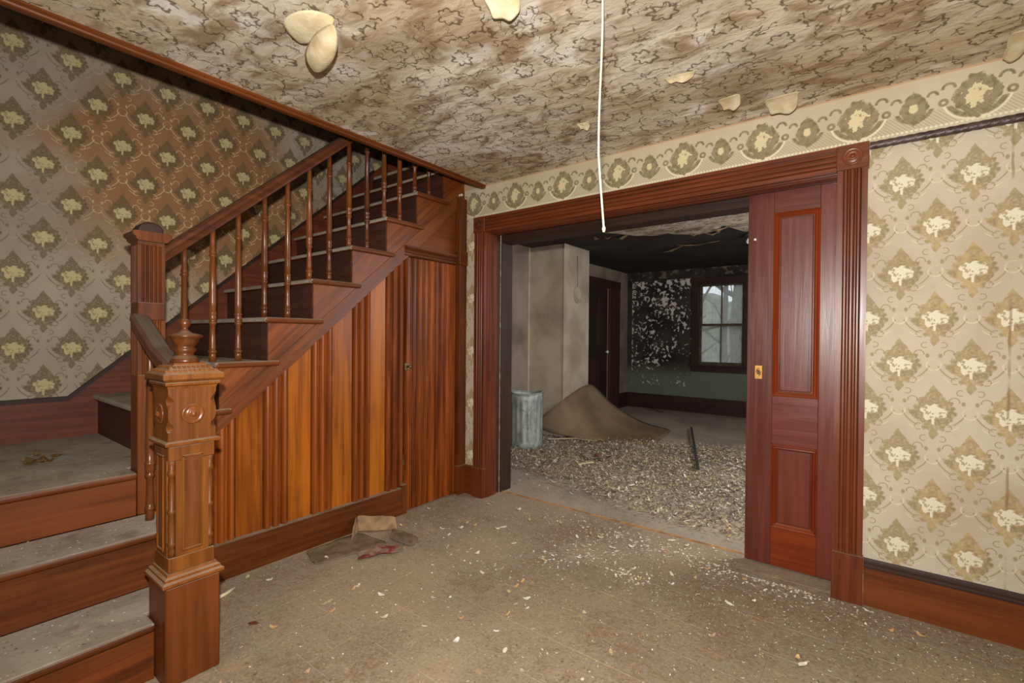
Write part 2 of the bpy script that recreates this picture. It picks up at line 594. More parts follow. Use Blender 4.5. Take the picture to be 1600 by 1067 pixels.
def pyd(name, verts, faces, smooth=False):
    me = bpy.data.meshes.new(name)
    me.from_pydata(verts, [], faces)
    me.update()
    if smooth:
        for p in me.polygons:
            p.use_smooth = True
    return me


def fixn(me):
    bm = bmesh.new()
    bm.from_mesh(me)
    bmesh.ops.recalc_face_normals(bm, faces=bm.faces)
    bm.to_mesh(me)
    bm.free()
    return me


def box_me(name, x0, x1, y0, y1, z0, z1, bev=0.0, seg=1):
    bm = bmesh.new()
    bmesh.ops.create_cube(bm, size=1.0)
    for v in bm.verts:
        v.co = Vector(((x0 + x1) / 2 + v.co.x * (x1 - x0), (y0 + y1) / 2 + v.co.y * (y1 - y0), (z0 + z1) / 2 + v.co.z * (z1 - z0)))
    if bev:
        bmesh.ops.bevel(bm, geom=bm.edges[:], offset=bev, segments=seg, profile=0.5, affect='EDGES')
    me = bpy.data.meshes.new(name)
    bm.to_mesh(me)
    bm.free()
    return me


def box(name, x0, x1, y0, y1, z0, z1, mat, parent=None, bev=0.0, seg=1):
    return link(name, box_me(name, x0, x1, y0, y1, z0, z1, bev, seg), mat, parent)


def boxes(name, lst, mat, parent=None):
    V, F = [], []
    for (x0, x1, y0, y1, z0, z1) in lst:
        b = len(V)
        V += [(x0, y0, z0), (x1, y0, z0), (x1, y1, z0), (x0, y1, z0), (x0, y0, z1), (x1, y0, z1), (x1, y1, z1), (x0, y1, z1)]
        F += [tuple(b + i for i in f) for f in ((0, 3, 2, 1), (4, 5, 6, 7), (0, 1, 5, 4), (1, 2, 6, 5), (2, 3, 7, 6), (3, 0, 4, 7))]
    return link(name, pyd(name, V, F), mat, parent)


def prism_me(name, poly, axis, a0, a1, bev=0.0):
    """poly of 2-D points: axis x -> (y,z), y -> (x,z), z -> (x,y)"""
    def pt(p, a):
        return {'x': (a, p[0], p[1]), 'y': (p[0], a, p[1]), 'z': (p[0], p[1], a)}[axis]
    n = len(poly)
    V = [pt(p, a0) for p in poly] + [pt(p, a1) for p in poly]
    F = [tuple(range(n))[::-1], tuple(range(n, 2 * n))] + [(i, (i + 1) % n, n + (i + 1) % n, n + i) for i in range(n)]
    me = fixn(pyd(name, V, F))
    if bev:
        bm = bmesh.new()
        bm.from_mesh(me)
        bmesh.ops.bevel(bm, geom=bm.edges[:], offset=bev, segments=2, profile=0.5, affect='EDGES')
        bm.to_mesh(me)
        bm.free()
    return me


def prism(name, poly, axis, a0, a1, mat, parent=None, bev=0.0):
    return link(name, prism_me(name, poly, axis, a0, a1, bev), mat, parent)


def lathe_me(name, prof, seg=16):
    V, F = [], []
    for z, r in prof:
        for i in range(seg):
            a = 2 * math.pi * i / seg
            V.append((r * math.cos(a), r * math.sin(a), z))
    for k in range(len(prof) - 1):
        for i in range(seg):
            j = (i + 1) % seg
            F.append((k * seg + i, k * seg + j, (k + 1) * seg + j, (k + 1) * seg + i))
    F.append(tuple(range(seg))[::-1])
    F.append(tuple(range((len(prof) - 1) * seg, len(prof) * seg)))
    return pyd(name, V, F, True)


def tube_me(name, pts, r, seg=8, rf=None):
    V, F = [], []
    pts = [Vector(p) for p in pts]
    up = Vector((0.13, 0.21, 0.97)).normalized()
    for i, p in enumerate(pts):
        d = (pts[min(i + 1, len(pts) - 1)] - pts[max(i - 1, 0)]).normalized()
        a = d.cross(up)
        if a.length < 1e-3:
            a = d.cross(Vector((1, 0, 0)))
        a.normalize()
        b = d.cross(a)
        rr = rf[i] if rf else r
        for k in range(seg):
            t = 2 * math.pi * k / seg
            V.append(tuple(p + a * rr * math.cos(t) + b * rr * math.sin(t)))
    for i in range(len(pts) - 1):
        for k in range(seg):
            j = (k + 1) % seg
            F.append((i * seg + k, i * seg + j, (i + 1) * seg + j, (i + 1) * seg + k))
    F.append(tuple(range(seg))[::-1])
    F.append(tuple(range((len(pts) - 1) * seg, len(pts) * seg)))
    return fixn(pyd(name, V, F, True))


def reed_profile(w, base, hgt, layout, n=7):
    """(t, d) across a moulded board: layout items ('f', width, d) flat or ('b', width) bead"""
    tot = sum(i[1] for i in layout)
    t = 0.0
    P = []
    for it in layout:
        ww = it[1] / tot * w
        if it[0] == 'f':
            P += [(t, it[2]), (t + ww, it[2])]
        else:
            for k in range(n + 1):
                a = math.pi * k / n
                P.append((t + ww * (0.5 - 0.5 * math.cos(a)), base + hgt * math.sin(a)))
        t += ww
    Q = [P[0]]
    for p in P[1:]:
        if abs(p[0] - Q[-1][0]) > 1e-5 or abs(p[1] - Q[-1][1]) > 1e-5:
            Q.append(p)
    return Q


CAS = [('f', 1.2, .03), ('f', .25, .022), ('b', 1.3), ('f', .2, .02), ('b', 1.5), ('f', .2, .02), ('b', 1.3), ('f', .25, .022), ('f', 1.2, .034)]

# ------------------------------------------------------------------ the setting
H = 2.4
XL = -1.17          # left wall face
OX0, OX1 = 0.262, 2.477
YB = 0.30           # far face of the door wall
S = dict(kind='structure')

fl = tag(boxes('floor', [(-1.3, 4.4, -4.3, 0.20, -0.12, -0.0016)], M_GROUT), 'dusty tiled hall floor with pale joints', 'floor', **S)
tile = box_me('floor_tile', -0.1142, 0.1142, -0.1132, 0.1132, -0.004, 0.0, 0.0008)
T = 0.2286
nt = 0
for i in range(-1, 17):
    for j in range(0, 13):
        x = 0.14 + i * T
        y = -0.105 - j * T
        if x < 0.05 or x > 3.75 or y < -2.95 or (x < 0.5 and y < -2.1):
            continue
        o = link('floor_tile', tile, M_FLOOR, fl, (x, y, random.uniform(-0.0004, 0.0004)))
        nt += 1
boxes('floor_border', [(-0.02, 0.021, -2.02, 0.0, -0.005, -0.0008), (3.80, 4.3, -4.2, 0.0, -0.005, -0.0005), (-1.17, 3.80, -4.2, -2.965, -0.005, -0.0005),
                       (OX0, OX1, 0.011, 0.195, -0.005, 0.0), (0.02, 0.03, -2.0, 0, -0.005, -0.0005)], M_FLOOR, fl)
fb = tag(boxes('floor_back_room', [(-1.0, 3.3, 0.20, 5.5, -0.12, 0.0)], M_BFLOOR), 'grey dusty floor of the back room', 'floor', **S)
box('threshold_edge', OX0, OX1, 0.192, 0.203, -0.01, 0.006, mottled('worn_threshold', rgb(188, 140, 84), rgb(140, 104, 68), 14), fb, 0.002)

tag(boxes('ceiling', [(0.236, 4.4, -4.3, 0.02, H, H + 0.3)], M_CEIL), 'stained papered hall ceiling', 'ceiling', **S)
tag(boxes('ceiling_stairwell', [(-1.3, 0.5, -4.3, 1.7, 4.6, 4.7)], M_PLASTER), None, None, **S)
tag(boxes('wall_back', [
    (-1.3, -0.005, 0.0, YB, 0, 2.7), (-0.005, OX0 - 0.0, 0.0, 0.115, 0, 2.7), (-0.005, OX0 - 0.0, 0.17, YB, 0, 2.7),
    (OX0, OX1, 0.0, 0.115, 2.06, 2.7), (OX0, OX1, 0.17, YB, 2.06, 2.7),
    (OX1, 4.4, 0.0, 0.105, 0, 2.7), (OX1, 4.4, 0.185, YB, 0, 2.7)], M_WALL),
    'damask papered wall around the wide pocket door opening', 'wall', **S)
tag(boxes('wall_left', [(XL - 0.12, XL, -4.3, 1.7, -0.1, 4.7)], M_LEFT), 'water stained damask papered wall beside the stairs', 'wall', **S)
tag(boxes('wall_right', [(4.3, 4.4, -4.3, 0.0, 0, H)], M_WALL_Y), None, None, **S)
tag(boxes('wall_front', [(-1.3, 4.4, -4.3, -4.2, 0, 4.7)], M_WALL), None, None, **S)
tag(boxes('wall_stairwell_end', [(-1.3, 0.5, 1.6, 1.7, 2.7, 4.7)], M_PLASTER), None, None, **S)
tag(boxes('wall_stairwell_right', [(0.45, 0.55, -4.3, 1.7, 2.71, 4.7)], M_PLASTER), None, None, **S)
tag(boxes('floor_upper_landing', [(XL, 0.236, 0.005, 1.6, 2.70, 2.735)], M_TREAD), None, None, **S)

# edge moulding of the stairwell opening
tr = tag(prism('trim_1', [(0.205, 2.374), (0.232, 2.372), (0.240, 2.375), (0.243, 2.381), (0.240, 2.387), (0.247, 2.391), (0.247, 2.3995), (0.205, 2.3995)],
               'y', -4.2, -0.002, W('stair', 'y')), 'brown wooden moulding along the stairwell edge of the ceiling', 'trim', **S)
box('well_lining', 0.205, 0.225, -4.2, -0.002, 2.40, 2.70, W('dark', 'y'), tr)


# --- casing of the pocket opening
def casing_v(x0, w, flip=False):
    P = reed_profile(w, 0.02, 0.014, CAS)
    if flip:
        P = [(w - t, d) for t, d in P][::-1]
    return [(x0, 0.0)] + [(x0 + t, -d) for t, d in P] + [(x0 + w, 0.0)]


tc = tag(empty('trim_2'), 'reddish brown reeded casing around the wide pocket door opening', 'door casing', **S)
CL, CR = 0.158, OX1
for x0, w in ((CL, OX0 - CL), (CR, 0.117)):
    prism('casing_upright', casing_v(x0, w), 'z', 0.229, 2.036, W('casing', 'z'), tc)
    box('plinth_block', x0 - 0.003, x0 + w + 0.003, -0.042, -0.0005, 0, 0.229, W('casing', 'z'), tc, 0.003)
    blk = box('corner_block', x0 - 0.004, x0 + w + 0.004, -0.042, -0.0005, 2.036, 2.153, W('casing', 'x'), tc, 0.003)
    me = lathe_me('rosette', [(0, .040), (.004, .040), (.006, .036), (.003, .032), (.003, .026), (.008, .022), (.004, .017), (.004, .012), (.010, .008), (.012, 0.001)], 24)
    me.transform(Matrix.Rotation(R(90), 4, 'X'))
    link('rosette', me, W('casing', 'x'), blk, (x0 + w / 2, -0.042, 2.0945))
HP = reed_profile(0.117, 0.02, 0.014, CAS)
prism('casing_head', [(0.0, 2.036)] + [(-d, 2.036 + t) for t, d in HP] + [(0.0, 2.153)], 'x', OX0 + .004, OX1 - .004, W('casing', 'x'), tc)
# jamb linings, front half moulded, rear half dark
JP = reed_profile(0.115, 0.004, 0.007, [('f', 1, .006), ('b', 1), ('b', 1), ('f', .3, .003), ('b', 1), ('b', 1), ('f', 1.4, .007)], 5)
prism('jamb_lining', [(OX0 - .001, 0.0)] + [(OX0 + d, t) for t, d in JP] + [(OX0 - .001, 0.115)], 'z', 0, 2.03, W('casing', 'z'), tc)
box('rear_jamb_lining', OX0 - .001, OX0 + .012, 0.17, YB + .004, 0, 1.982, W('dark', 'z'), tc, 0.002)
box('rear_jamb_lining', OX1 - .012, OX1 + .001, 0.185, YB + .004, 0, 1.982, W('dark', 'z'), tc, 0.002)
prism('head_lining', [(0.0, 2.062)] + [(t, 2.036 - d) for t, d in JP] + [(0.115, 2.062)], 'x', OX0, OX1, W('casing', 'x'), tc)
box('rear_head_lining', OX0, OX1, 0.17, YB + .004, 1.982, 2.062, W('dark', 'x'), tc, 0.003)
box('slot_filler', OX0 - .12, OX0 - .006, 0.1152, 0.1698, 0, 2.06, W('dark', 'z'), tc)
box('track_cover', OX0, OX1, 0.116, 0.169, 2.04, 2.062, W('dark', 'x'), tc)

# baseboard and picture rail on the papered wall
bb = tag(box('baseboard_right', CR + .121, 4.3, -0.022, -0.0005, 0, 0.178, W('riser', 'x')), 'red brown wooden baseboard right of the pocket door', 'baseboard', **S)
prism('base_cap', [(0.0, .178), (-.026, .178), (-.026, .186), (-.018, .192), (-.018, .202), (-.010, .208), (-.008, .216), (0, .216)], 'x', CR + .121, 4.3, W('dark', 'x'), bb)
bb2 = tag(box('baseboard_corner', 0.062, CL - .004, -0.022, -0.0005, 0, 0.226, W('riser', 'x'), None, .002), 'short brown baseboard between stair panelling and door casing', 'baseboard', **S)


def rope(name, x0, x1, y, z, r, mat):
    V, F = [], []
    n = int((x1 - x0) / 0.006)
    sg = 16
    for i in range(n + 1):
        x = x0 + (x1 - x0) * i / n
        for k in range(sg):
            a = 2 * math.pi * k / sg
            rr = r * (0.84 + 0.16 * abs(math.cos(1.5 * (a + x * 62))))
            V.append((x, y + rr * math.cos(a) * 0.8, z + rr * math.sin(a)))
    for i in range(n):
        for k in range(sg):
            j = (k + 1) % sg
            F.append((i * sg + k, i * sg + j, (i + 1) * sg + j, (i + 1) * sg + k))
    return link(name, fixn(pyd(name, V, F, True)), mat)


tag(rope('trim_3', CR + .122, 4.3, -0.014, 2.136, 0.018, M_ROPE), 'dark twisted rope picture rail right of the door casing', 'picture rail', **S)

# --- pocket door leaf
d1 = tag(empty('door_1', (2.063, 0.14, 0.0)), 'red mahogany panelled pocket door leaf slid part way out', 'door', **S)
Y0, Y1 = 0.122, 0.160
DX = 2.95
box('lead_stile', 2.063, 2.190, Y0, Y1, 0.012, 2.03, W('mahog', 'z'), d1, 0.002)
box('stile', 2.400, 2.52, Y0, Y1, 0.012, 2.03, W('mahog', 'z'), d1, 0.002)
box('rear_stile', 2.74, DX, Y0, Y1, 0.012, 2.03, W('mahog', 'z'), d1, 0.002)
box('bottom_rail', 2.19, 2.40, Y0, Y1, 0.012, 0.218, W('doorred', 'x'), d1, 0.0015)
box('lock_rail', 2.19, 2.40, Y0, Y1, 0.668, 0.930, W('mahog', 'x'), d1, 0.0015)
box('top_rail', 2.19, 2.40, Y0, Y1, 1.915, 2.03, W('mahog', 'x'), d1, 0.0015)
for z0, z1 in ((0.012, .218), (.668, .93), (1.915, 2.03)):
    box('rear_rail', 2.52, 2.74, Y0, Y1, z0, z1, W('mahog', 'x'), d1, 0.0015)
for x0, x1 in ((2.19, 2.40), (2.52, 2.74)):
    for z0, z1 in ((0.218, 0.668), (0.930, 1.915)):
        pn = box('door_panel', x0, x1, Y0 + .014, Y1 - .014, z0, z1, W('mahog', 'z'), d1)
        f = 0.03
        box('raised_field', x0 + f, x1 - f, Y0 + .006, Y0 + .016, z0 + f, z1 - f, W('mahog', 'z'), pn, 0.004)
        mp = [(0, 0), (0, -.017), (.006, -.020), (.012, -.012), (.018, -.014), (.026, -.004), (.026, 0)]
        for side in range(4):
            if side < 2:
                xx = x0 if side == 0 else x1
                sg = 1 if side == 0 else -1
                prism('panel_moulding', [(xx + sg * t, Y0 + .014 + d) for t, d in mp], 'z', z0, z1, W('doorred', 'z'), pn)
            else:
                zz = z0 if side == 2 else z1
                sg = 1 if side == 2 else -1
                prism('panel_moulding', [(Y0 + .014 + d, zz + sg * t) for t, d in mp], 'x', x0, x1, W('doorred', 'x'), pn)
es = box('flush_pull', 2.104, 2.141, Y0 - .003, Y0 + .001, 1.018, 1.092, M_BRASS, d1, 0.001)
tag(es, 'brass flush pull')
me = tube_me('pull_ring', [(2.1225 + .011 * math.cos(a), Y0 - .004, 1.055 + .019 * math.sin(a)) for a in [2 * math.pi * k / 20 for k in range(21)]], .0025, 6)
link('pull_ring', me, M_BRASS, es)
box('pull_recess', 2.1155, 2.1295, Y0 - .0045, Y0 - .003, 1.043, 1.067, Mat('tarnished_brass').out(rgb(96, 58, 34), .5, .4), es, 0.001)
me = lathe_me('white_button', [(0, .006), (.004, .0075), (.008, .006), (.010, .001)], 12)
me.transform(Matrix.Rotation(R(90), 4, 'X'))
link('white_button', me, M_GLAZE, d1, (2.098, Y0, 1.784))  # small round white button on the lead stile

# ------------------------------------------------------------------ back room
BXL, BYF = -0.95, 5.36
tag(boxes('wall_back_room_left', [(BXL - .1, BXL, YB, 3.78, 0, H), (BXL - .1, BXL, 4.57, 5.5, 0, H), (BXL - .1, BXL, 3.78, 4.57, 2.06, H)], M_PLASTER_DK), 'grimy plaster side wall of the back room', 'wall', **S)
tag(boxes('wall_back_room_far', [(BXL - .1, 0.30, BYF, BYF + .12, 0, H), (1.00, 3.3, BYF, BYF + .12, 0, H), (0.30, 1.00, BYF, BYF + .12, 0, 0.80), (0.30, 1.00, BYF, BYF + .12, 2.14, H)], M_PEEL),
    'dark far wall with white peeling paint above a green dado', 'wall', **S)
tag(boxes('wall_back_room_right', [(3.2, 3.3, YB, 5.5, 0, H)], M_DARKWALL), None, None, **S)
cb = tag(boxes('ceiling_back_room', [(-1.05, 3.3, YB, 5.5, H, H + .1)], M_DARKCEIL), 'sooty dark ceiling of the back room', 'ceiling', **S)
ch = tag(box('wall_chimney_breast', BXL, -0.42, 2.27, 2.89, 0, 2.398, M_PLASTER, None, 0.006), 'grey plastered chimney breast in the back room', 'chimney breast', **S)
box('corner_bead', -0.432, -0.414, 2.262, 2.28, 0, 2.397, M_PLASTER, ch, 0.004)
box('corner_bead', -0.434, -0.414, 2.876, 2.894, 0, 2.397, M_PLASTER, ch, 0.004)
box('wall_batten', BXL, BXL + .015, 2.235, 2.268, 0, 2.397, M_PLASTER, ch, 0.003)
# plaster of the near ceiling that still hangs on, with a ragged front edge
edge = [(-.5, 1.5), (.2, 1.9), (.4, 2.2), (.57, 2.40), (.8, 2.42), (1.0, 2.65), (1.2, 2.6), (1.3, 2.48), (1.39, 2.36), (1.5, 2.8), (1.7, 2.84), (3.15, 2.9)]
pts = []
for k in range(len(edge) - 1):
    (xa, ya_), (xb, yb_) = edge[k], edge[k + 1]
    nn = max(2, int((xb - xa) / .05))
    for q in range(nn):
        t = q / nn
        pts.append((xa + (xb - xa) * t, ya_ + (yb_ - ya_) * t + random.uniform(-.03, .03)))
pts.append((3.15, 2.9))
poly = [(-.5, 0.31), (3.15, 0.31)] + pts[::-1]
prism('hanging_paper_layer', poly, 'z', 2.386, 2.3995, M_CEIL, cb)
for k, (x, y, w, l, a) in enumerate([(0.95, 2.35, .05, .10, .4), (1.02, 2.62, .03, .09, 1.2), (1.13, 2.6, .04, .08, .3), (1.2, 2.68, .05, .16, 1.4), (1.3, 2.5, .06, .2, 1.5),
                                     (0.05, 2.2, .05, .09, .2), (0.16, 2.25, .05, .07, .9), (0.3, 2.3, .05, .22, 1.9), (0.5, 3.4, .02, .5, 2.2), (0.9, 3.2, .02, .5, 1.55)]):
    c, s = math.cos(a), math.sin(a)
    V = []
    for i in range(5):
        t = i / 4 - .5
        for q in (-.5, .5):
            wx = q * w * (1 - abs(t) * .8)
            V.append((x + t * l * s + wx * c, y + t * l * c - wx * s, 2.398 - .03 * (1 - abs(2 * t)) * random.uniform(.5, 1.2)))
    me = pyd('plaster_scale', V, [(2 * i, 2 * i + 1, 2 * i + 3, 2 * i + 2) for i in range(4)])
    o = link('plaster_scale', me, M_CARD, cb)
    sm = o.modifiers.new('thick', 'SOLIDIFY')
    sm.thickness = .003

bbk = tag(box('baseboard_back_room', BXL, 3.2, BYF - .022, BYF - .0005, 0, 0.255, W('dark', 'x'), None, 0.003), 'dark wooden baseboard under the peeling far wall', 'baseboard', **S)
tag(box('baseboard_back_room_left', BXL + .0005, BXL + .022, 4.98, BYF - .023, 0, 0.255, W('dark', 'y'), None, 0.003), None, None, **S)

# far window
w1 = tag(empty('window_1', (0.64, BYF, 0.80)), 'small dark framed sash window with four dusty panes', 'window', **S)
for a in ((0.19, 0.305, 0.80, 2.19), (0.995, 1.11, 0.80, 2.19)):
    box('window_casing', a[0], a[1], BYF - .03, BYF - .0005, a[2], a[3], W('dark', 'z'), w1, .003)
box('window_head', 0.18, 1.12, BYF - .035, BYF - .0005, 2.12, 2.235, W('dark', 'x'), w1, .003)
box('window_stool', 0.17, 1.13, BYF - .06, BYF + .02, 0.775, 0.81, W('dark', 'x'), w1, .004)
box('window_apron', 0.19, 1.11, BYF - .022, BYF - .0005, 0.685, 0.775, W('dark', 'x'), w1, .003)
for nm, z0, z1, yy in (('lower_sash', 0.81, 1.475, BYF + .02), ('upper_sash', 1.44, 2.13, BYF + .055)):
    s_ = empty(nm, (0.64, yy, z0))
    s_.parent = w1
    s_.location = Vector((0.64, yy, z0)) - w1.location
    bpy.context.view_layer.update()

    def sp(name, x0, x1, za, zb, th=.03, mat=None):
        me = box_me(name, x0, x1, yy, yy + th, za, zb, .002)
        o = bpy.data.objects.new(name, me)
        me.materials.append(mat or M_SASH)
        COL.objects.link(o)
        o.parent = s_
        o.location = -Vector((0.64, yy, z0))
        return o
    M_SASH = bpy.data.materials.get('sash_paint') or mottled('sash_paint', rgb(96, 82, 62), rgb(74, 60, 46), 9)
    sp('stile', 0.305, 0.345, z0, z1)
    sp('stile', 0.955, 0.995, z0, z1)
    sp('rail', 0.345, 0.955, z0, z0 + .04)
    sp('rail', 0.345, 0.955, z1 - .035, z1)
    sp('glazing_bar', 0.636, 0.656, z0 + .04, z1 - .035)
    for xa, xb in ((0.345, 0.636), (0.656, 0.955)):
        sp('pane', xa, xb, z0 + .04, z1 - .035, .004, M_GLASS)

# dark panelled door on the left of the back room
d3 = tag(empty('door_3', (BXL, 4.2, 0)), 'dark stained door in shadow on the side wall of the back room', 'door', **S)
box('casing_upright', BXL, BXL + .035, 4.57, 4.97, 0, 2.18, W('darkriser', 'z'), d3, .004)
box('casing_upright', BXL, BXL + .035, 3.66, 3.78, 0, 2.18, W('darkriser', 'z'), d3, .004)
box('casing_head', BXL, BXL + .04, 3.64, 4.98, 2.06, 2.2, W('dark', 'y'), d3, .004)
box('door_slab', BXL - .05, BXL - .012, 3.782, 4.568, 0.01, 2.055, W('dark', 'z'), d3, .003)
for z0, z1 in ((.25, .9), (1.1, 1.9)):
    for ya, yb in ((3.88, 4.14), (4.22, 4.48)):
        box('door_panel', BXL - .012, BXL - .004, ya, yb, z0, z1, W('dark', 'z'), d3, .004)
me = lathe_me('door_knob', [(0, .012), (.02, .010), (.03, .024), (.05, .026), (.06, .012), (.062, .001)], 14)
me.transform(Matrix.Rotation(R(90), 4, 'Y'))
link('door_knob', me, M_GLAZE, d3, (BXL - .012, 4.50, 1.0))

# ------------------------------------------------------------------ outdoors beyond the far window
tag(boxes('ground_outside', [(-25, 25, 5.6, 40, -0.7, -0.6)], M_GRASS), None, None, **S)


def tree(x, y, h, r, seed, label):
    rnd = random.Random(seed)
    root = empty('bare_tree', (x, y, -0.6), label=label, cat='tree', group='bare trees outside the far window')
    pts = [Vector((x, y, -.6))]
    for k in range(6):
        pts.append(pts[-1] + Vector((rnd.uniform(-.12, .12), rnd.uniform(-.12, .12), h / 6)))
    link('trunk', tube_me('trunk', pts, r, 7, [r * (1 - .13 * i) for i in range(7)]), M_BARK, root)
    for k in range(16):
        t = rnd.uniform(.2, 1) * 5.9
        p = pts[int(t)].lerp(pts[int(t) + 1], t - int(t))
        a = rnd.uniform(0, 6.28)
        L = rnd.uniform(.8, 2.2)
        q = [p]
        for s in range(4):
            q.append(q[-1] + Vector((math.cos(a) * L / 4, math.sin(a) * L / 4, L / 4 * rnd.uniform(.2, 1.1))))
            a += rnd.uniform(-.5, .5)
        rr = r * rnd.uniform(.25, .5)
        link('branch', tube_me('branch', q, rr, 5, [rr * (1 - .2 * i) for i in range(5)]), M_BARK, root)
    return root


for k, (x, y, h, r, lb) in enumerate([(-1.3, 9.0, 5.5, .17, 'bare tree seen through the left panes of the far window'),
                                      (0.1, 8.3, 5.0, .09, 'slim bare tree behind the right panes of the far window'),
                                      (-0.4, 11.5, 6.5, .22, 'thick bare trunk farther out between the window panes'),
                                      (-2.6, 14.0, 7.0, .3, 'distant bare tree at the left edge of the far window'),
                                      (0.6, 13.5, 7.0, .2, 'distant bare tree at the right edge of the far window')]):
    tree(x, y, h, r, 40 + k, lb)
hp = [(-12 + k * 0.6, -0.6 + 4.4 + 0.9 * math.sin(k * .55 + 2.4) + random.uniform(-.3, .3)) for k in range(41)]
hd = prism('wooded_bank', [(-12, -.6)] + hp + [(12, -.6)], 'y', 19, 20.5, mottled('distant_scrub', rgb(160, 160, 144), rgb(124, 124, 110), 3, .95))
tag(hd, 'grey green wooded bank far outside the window', 'hedge')

# ------------------------------------------------------------------ staircase
st = empty('staircase', (0.0, -2.0, 0), label='dusty brown wooden staircase with two lower steps, a landing and a long flight', cat='staircase')
Z1, Z2, Z3 = 0.21, 0.43, 0.625
YS = -3.3
TH = 0.03


def tread(poly, z, name='tread'):
    o = prism(name, poly, 'z', z - TH, z, M_TREAD, st)
    b = o.modifiers.new('round', 'BEVEL')
    b.width = 0.012
    b.segments = 3
    o.data.materials.append(W('stair', 'y'))
    for p in o.data.polygons:
        if p.normal.z < 0.5 and not (p.normal.y < -0.7 and z > .7):
            p.material_index = 1
    return o


def rect(x0, x1, y0, y1):
    return [(x0, y0), (x1, y0), (x1, y1), (x0, y1)]


tread([(0.285, YS), (0.61, YS), (0.61, -2.203), (0.515, -2.203), (0.515, -2.05), (0.285, -2.05)], Z1)
box('riser', 0.57, 0.585, YS, -2.203, 0, Z1 - TH, W('riser', 'y'), st, .001)
tread(rect(0.025, 0.315, YS, -2.045), Z2)
box('riser', 0.275, 0.29, YS, -2.05, Z1, Z2 - TH, W('riser', 'y'), st, .001)
tread([(XL, YS), (0.05, YS), (0.05, -2.113), (-.073, -2.113), (-.073, -1.99), (XL, -1.99)], Z3, 'landing_tread')
box('riser', 0.01, 0.025, YS, -2.113, Z2, Z3 - TH, W('riser', 'y'), st, .001)
prism('step_side_board', [(0.03, 0), (0.57, 0), (0.57, Z1 - TH), (0.285, Z1 - TH), (0.285, Z2 - TH), (0.03, Z2 - TH)], 'y', -2.075, -2.055, W('stair', 'x'), st)
NY = [-2.03, -1.80, -1.56, -1.30, -1.04, -0.776, -0.513, -0.25]
NZ = [0.865, 1.10, 1.334, 1.567, 1.80, 2.033, 2.266, 2.50]
for k, (y, z) in enumerate(zip(NY, NZ)):
    yn = NY[k + 1] if k < 7 else 0.01
    x1 = 0.048
    if k == 0:
        tread([(XL, y), (-.073, y), (-.073, -2.002), (x1, -2.002), (x1, yn + .078), (.0202, yn + .078), (.0202, yn + .022), (XL, yn + .022)], z)
    else:
        tread([(XL, y), (x1, y), (x1, yn + .078), (.0202, yn + .078), (.0202, yn + .022), (XL, yn + .022)] if k < 7 else rect(XL, x1, y, -.001), z)
    zb = Z3 if k == 0 else NZ[k - 1]
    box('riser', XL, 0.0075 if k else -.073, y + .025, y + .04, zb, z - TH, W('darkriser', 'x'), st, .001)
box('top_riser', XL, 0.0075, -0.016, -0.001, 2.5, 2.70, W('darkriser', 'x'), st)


def sline(y):
    return 0.73 + 0.8697 * (y + 1.797)


sp_ = [(-2.003, sline(-2.003)), (-2.003, NZ[0] - TH)]
for k in range(1, 8):
    yr = NY[k] + .025
    sp_ += [(yr, NZ[k - 1] - TH), (yr, NZ[k] - TH)]
sp_ += [(-0.002, NZ[7] - TH), (-0.002, sline(-.002))]
M_STRG = wood('wood_stringer', rgb(80, 37, 11), rgb(144, 75, 21), 'd', .42, .6)
prism('outer_stringer', sp_, 'x', 0.008, 0.02, M_STRG, st)
# flat band along the lower edge of the stringer
prism('stringer_band', [(-2.0, sline(-2.0) - .001), (-0.003, sline(-.003) - .001), (-0.003, sline(-.003) + .105), (-2.0, sline(-2.0) + .105)], 'x', 0.0, 0.0245, wood('wood_stringer_band', rgb(84, 39, 11), rgb(136, 72, 21), 'd', .42, .6), st)
# wall skirt
sk = [(YS, Z3), (YS, .845), (-2.14, .845), (-.001, .845 + 2.139 * .905), (-.001, 2.50), (-0.25, 2.2), (-2.0, .62)]
prism('wall_skirt', sk, 'x', XL, XL + .02, W('skirt', 'y'), st)
prism('wall_skirt', [(-.001, 2.736), (-.001, .845 + 2.139 * .905), (.16, .845 + 2.30 * .905), (1.55, .845 + 2.30 * .905), (1.55, 2.736)], 'x', XL, XL + .02, W('skirt', 'y'), st)
cp = []
for a, b in (((YS, .845), (-2.14, .845)), ((-2.14, .845), (-.001, .845 + 2.139 * .905))):
    prism('skirt_cap', [(a[0], a[1] - .003), (b[0], b[1] - .003), (b[0], b[1] + .022), (a[0], a[1] + .022)], 'x', XL, XL + .032, W('dark', 'y'), st)

# ------------------------------------------------------------------ balustrade
SL = 0.8875


def railz(y):           # underside of the handrail
    return 1.588 + SL * (y + 1.981)


bl = empty('balustrade', (-0.04, -1.9, 0.865), label='brown balustrade of turned spindles under a sloping handrail', cat='balustrade')
hr = [(-.030, 0), (-.020, -.0), (-.016, .008), (.016, .008), (.020, 0), (.030, 0), (.034, .012), (.028, .022), (.036, .034), (.035, .050), (.024, .062), (.0, .067), (-.024, .062), (-.035, .050), (-.036, .034), (-.028, .022), (-.034, .012)]
V, F = [], []
ys = [-2.004, -0.02]
for y in ys:
    for (a, b) in hr:
        V.append((-0.04 + a, y, railz(y) + b * 1.2))
n = len(hr)
F = [tuple(range(n))[::-1], tuple(range(n, 2 * n))] + [(i, (i + 1) % n, n + (i + 1) % n, n + i) for i in range(n)]
link('handrail', fixn(pyd('handrail', V, F)), W('rail', 'y'), bl)


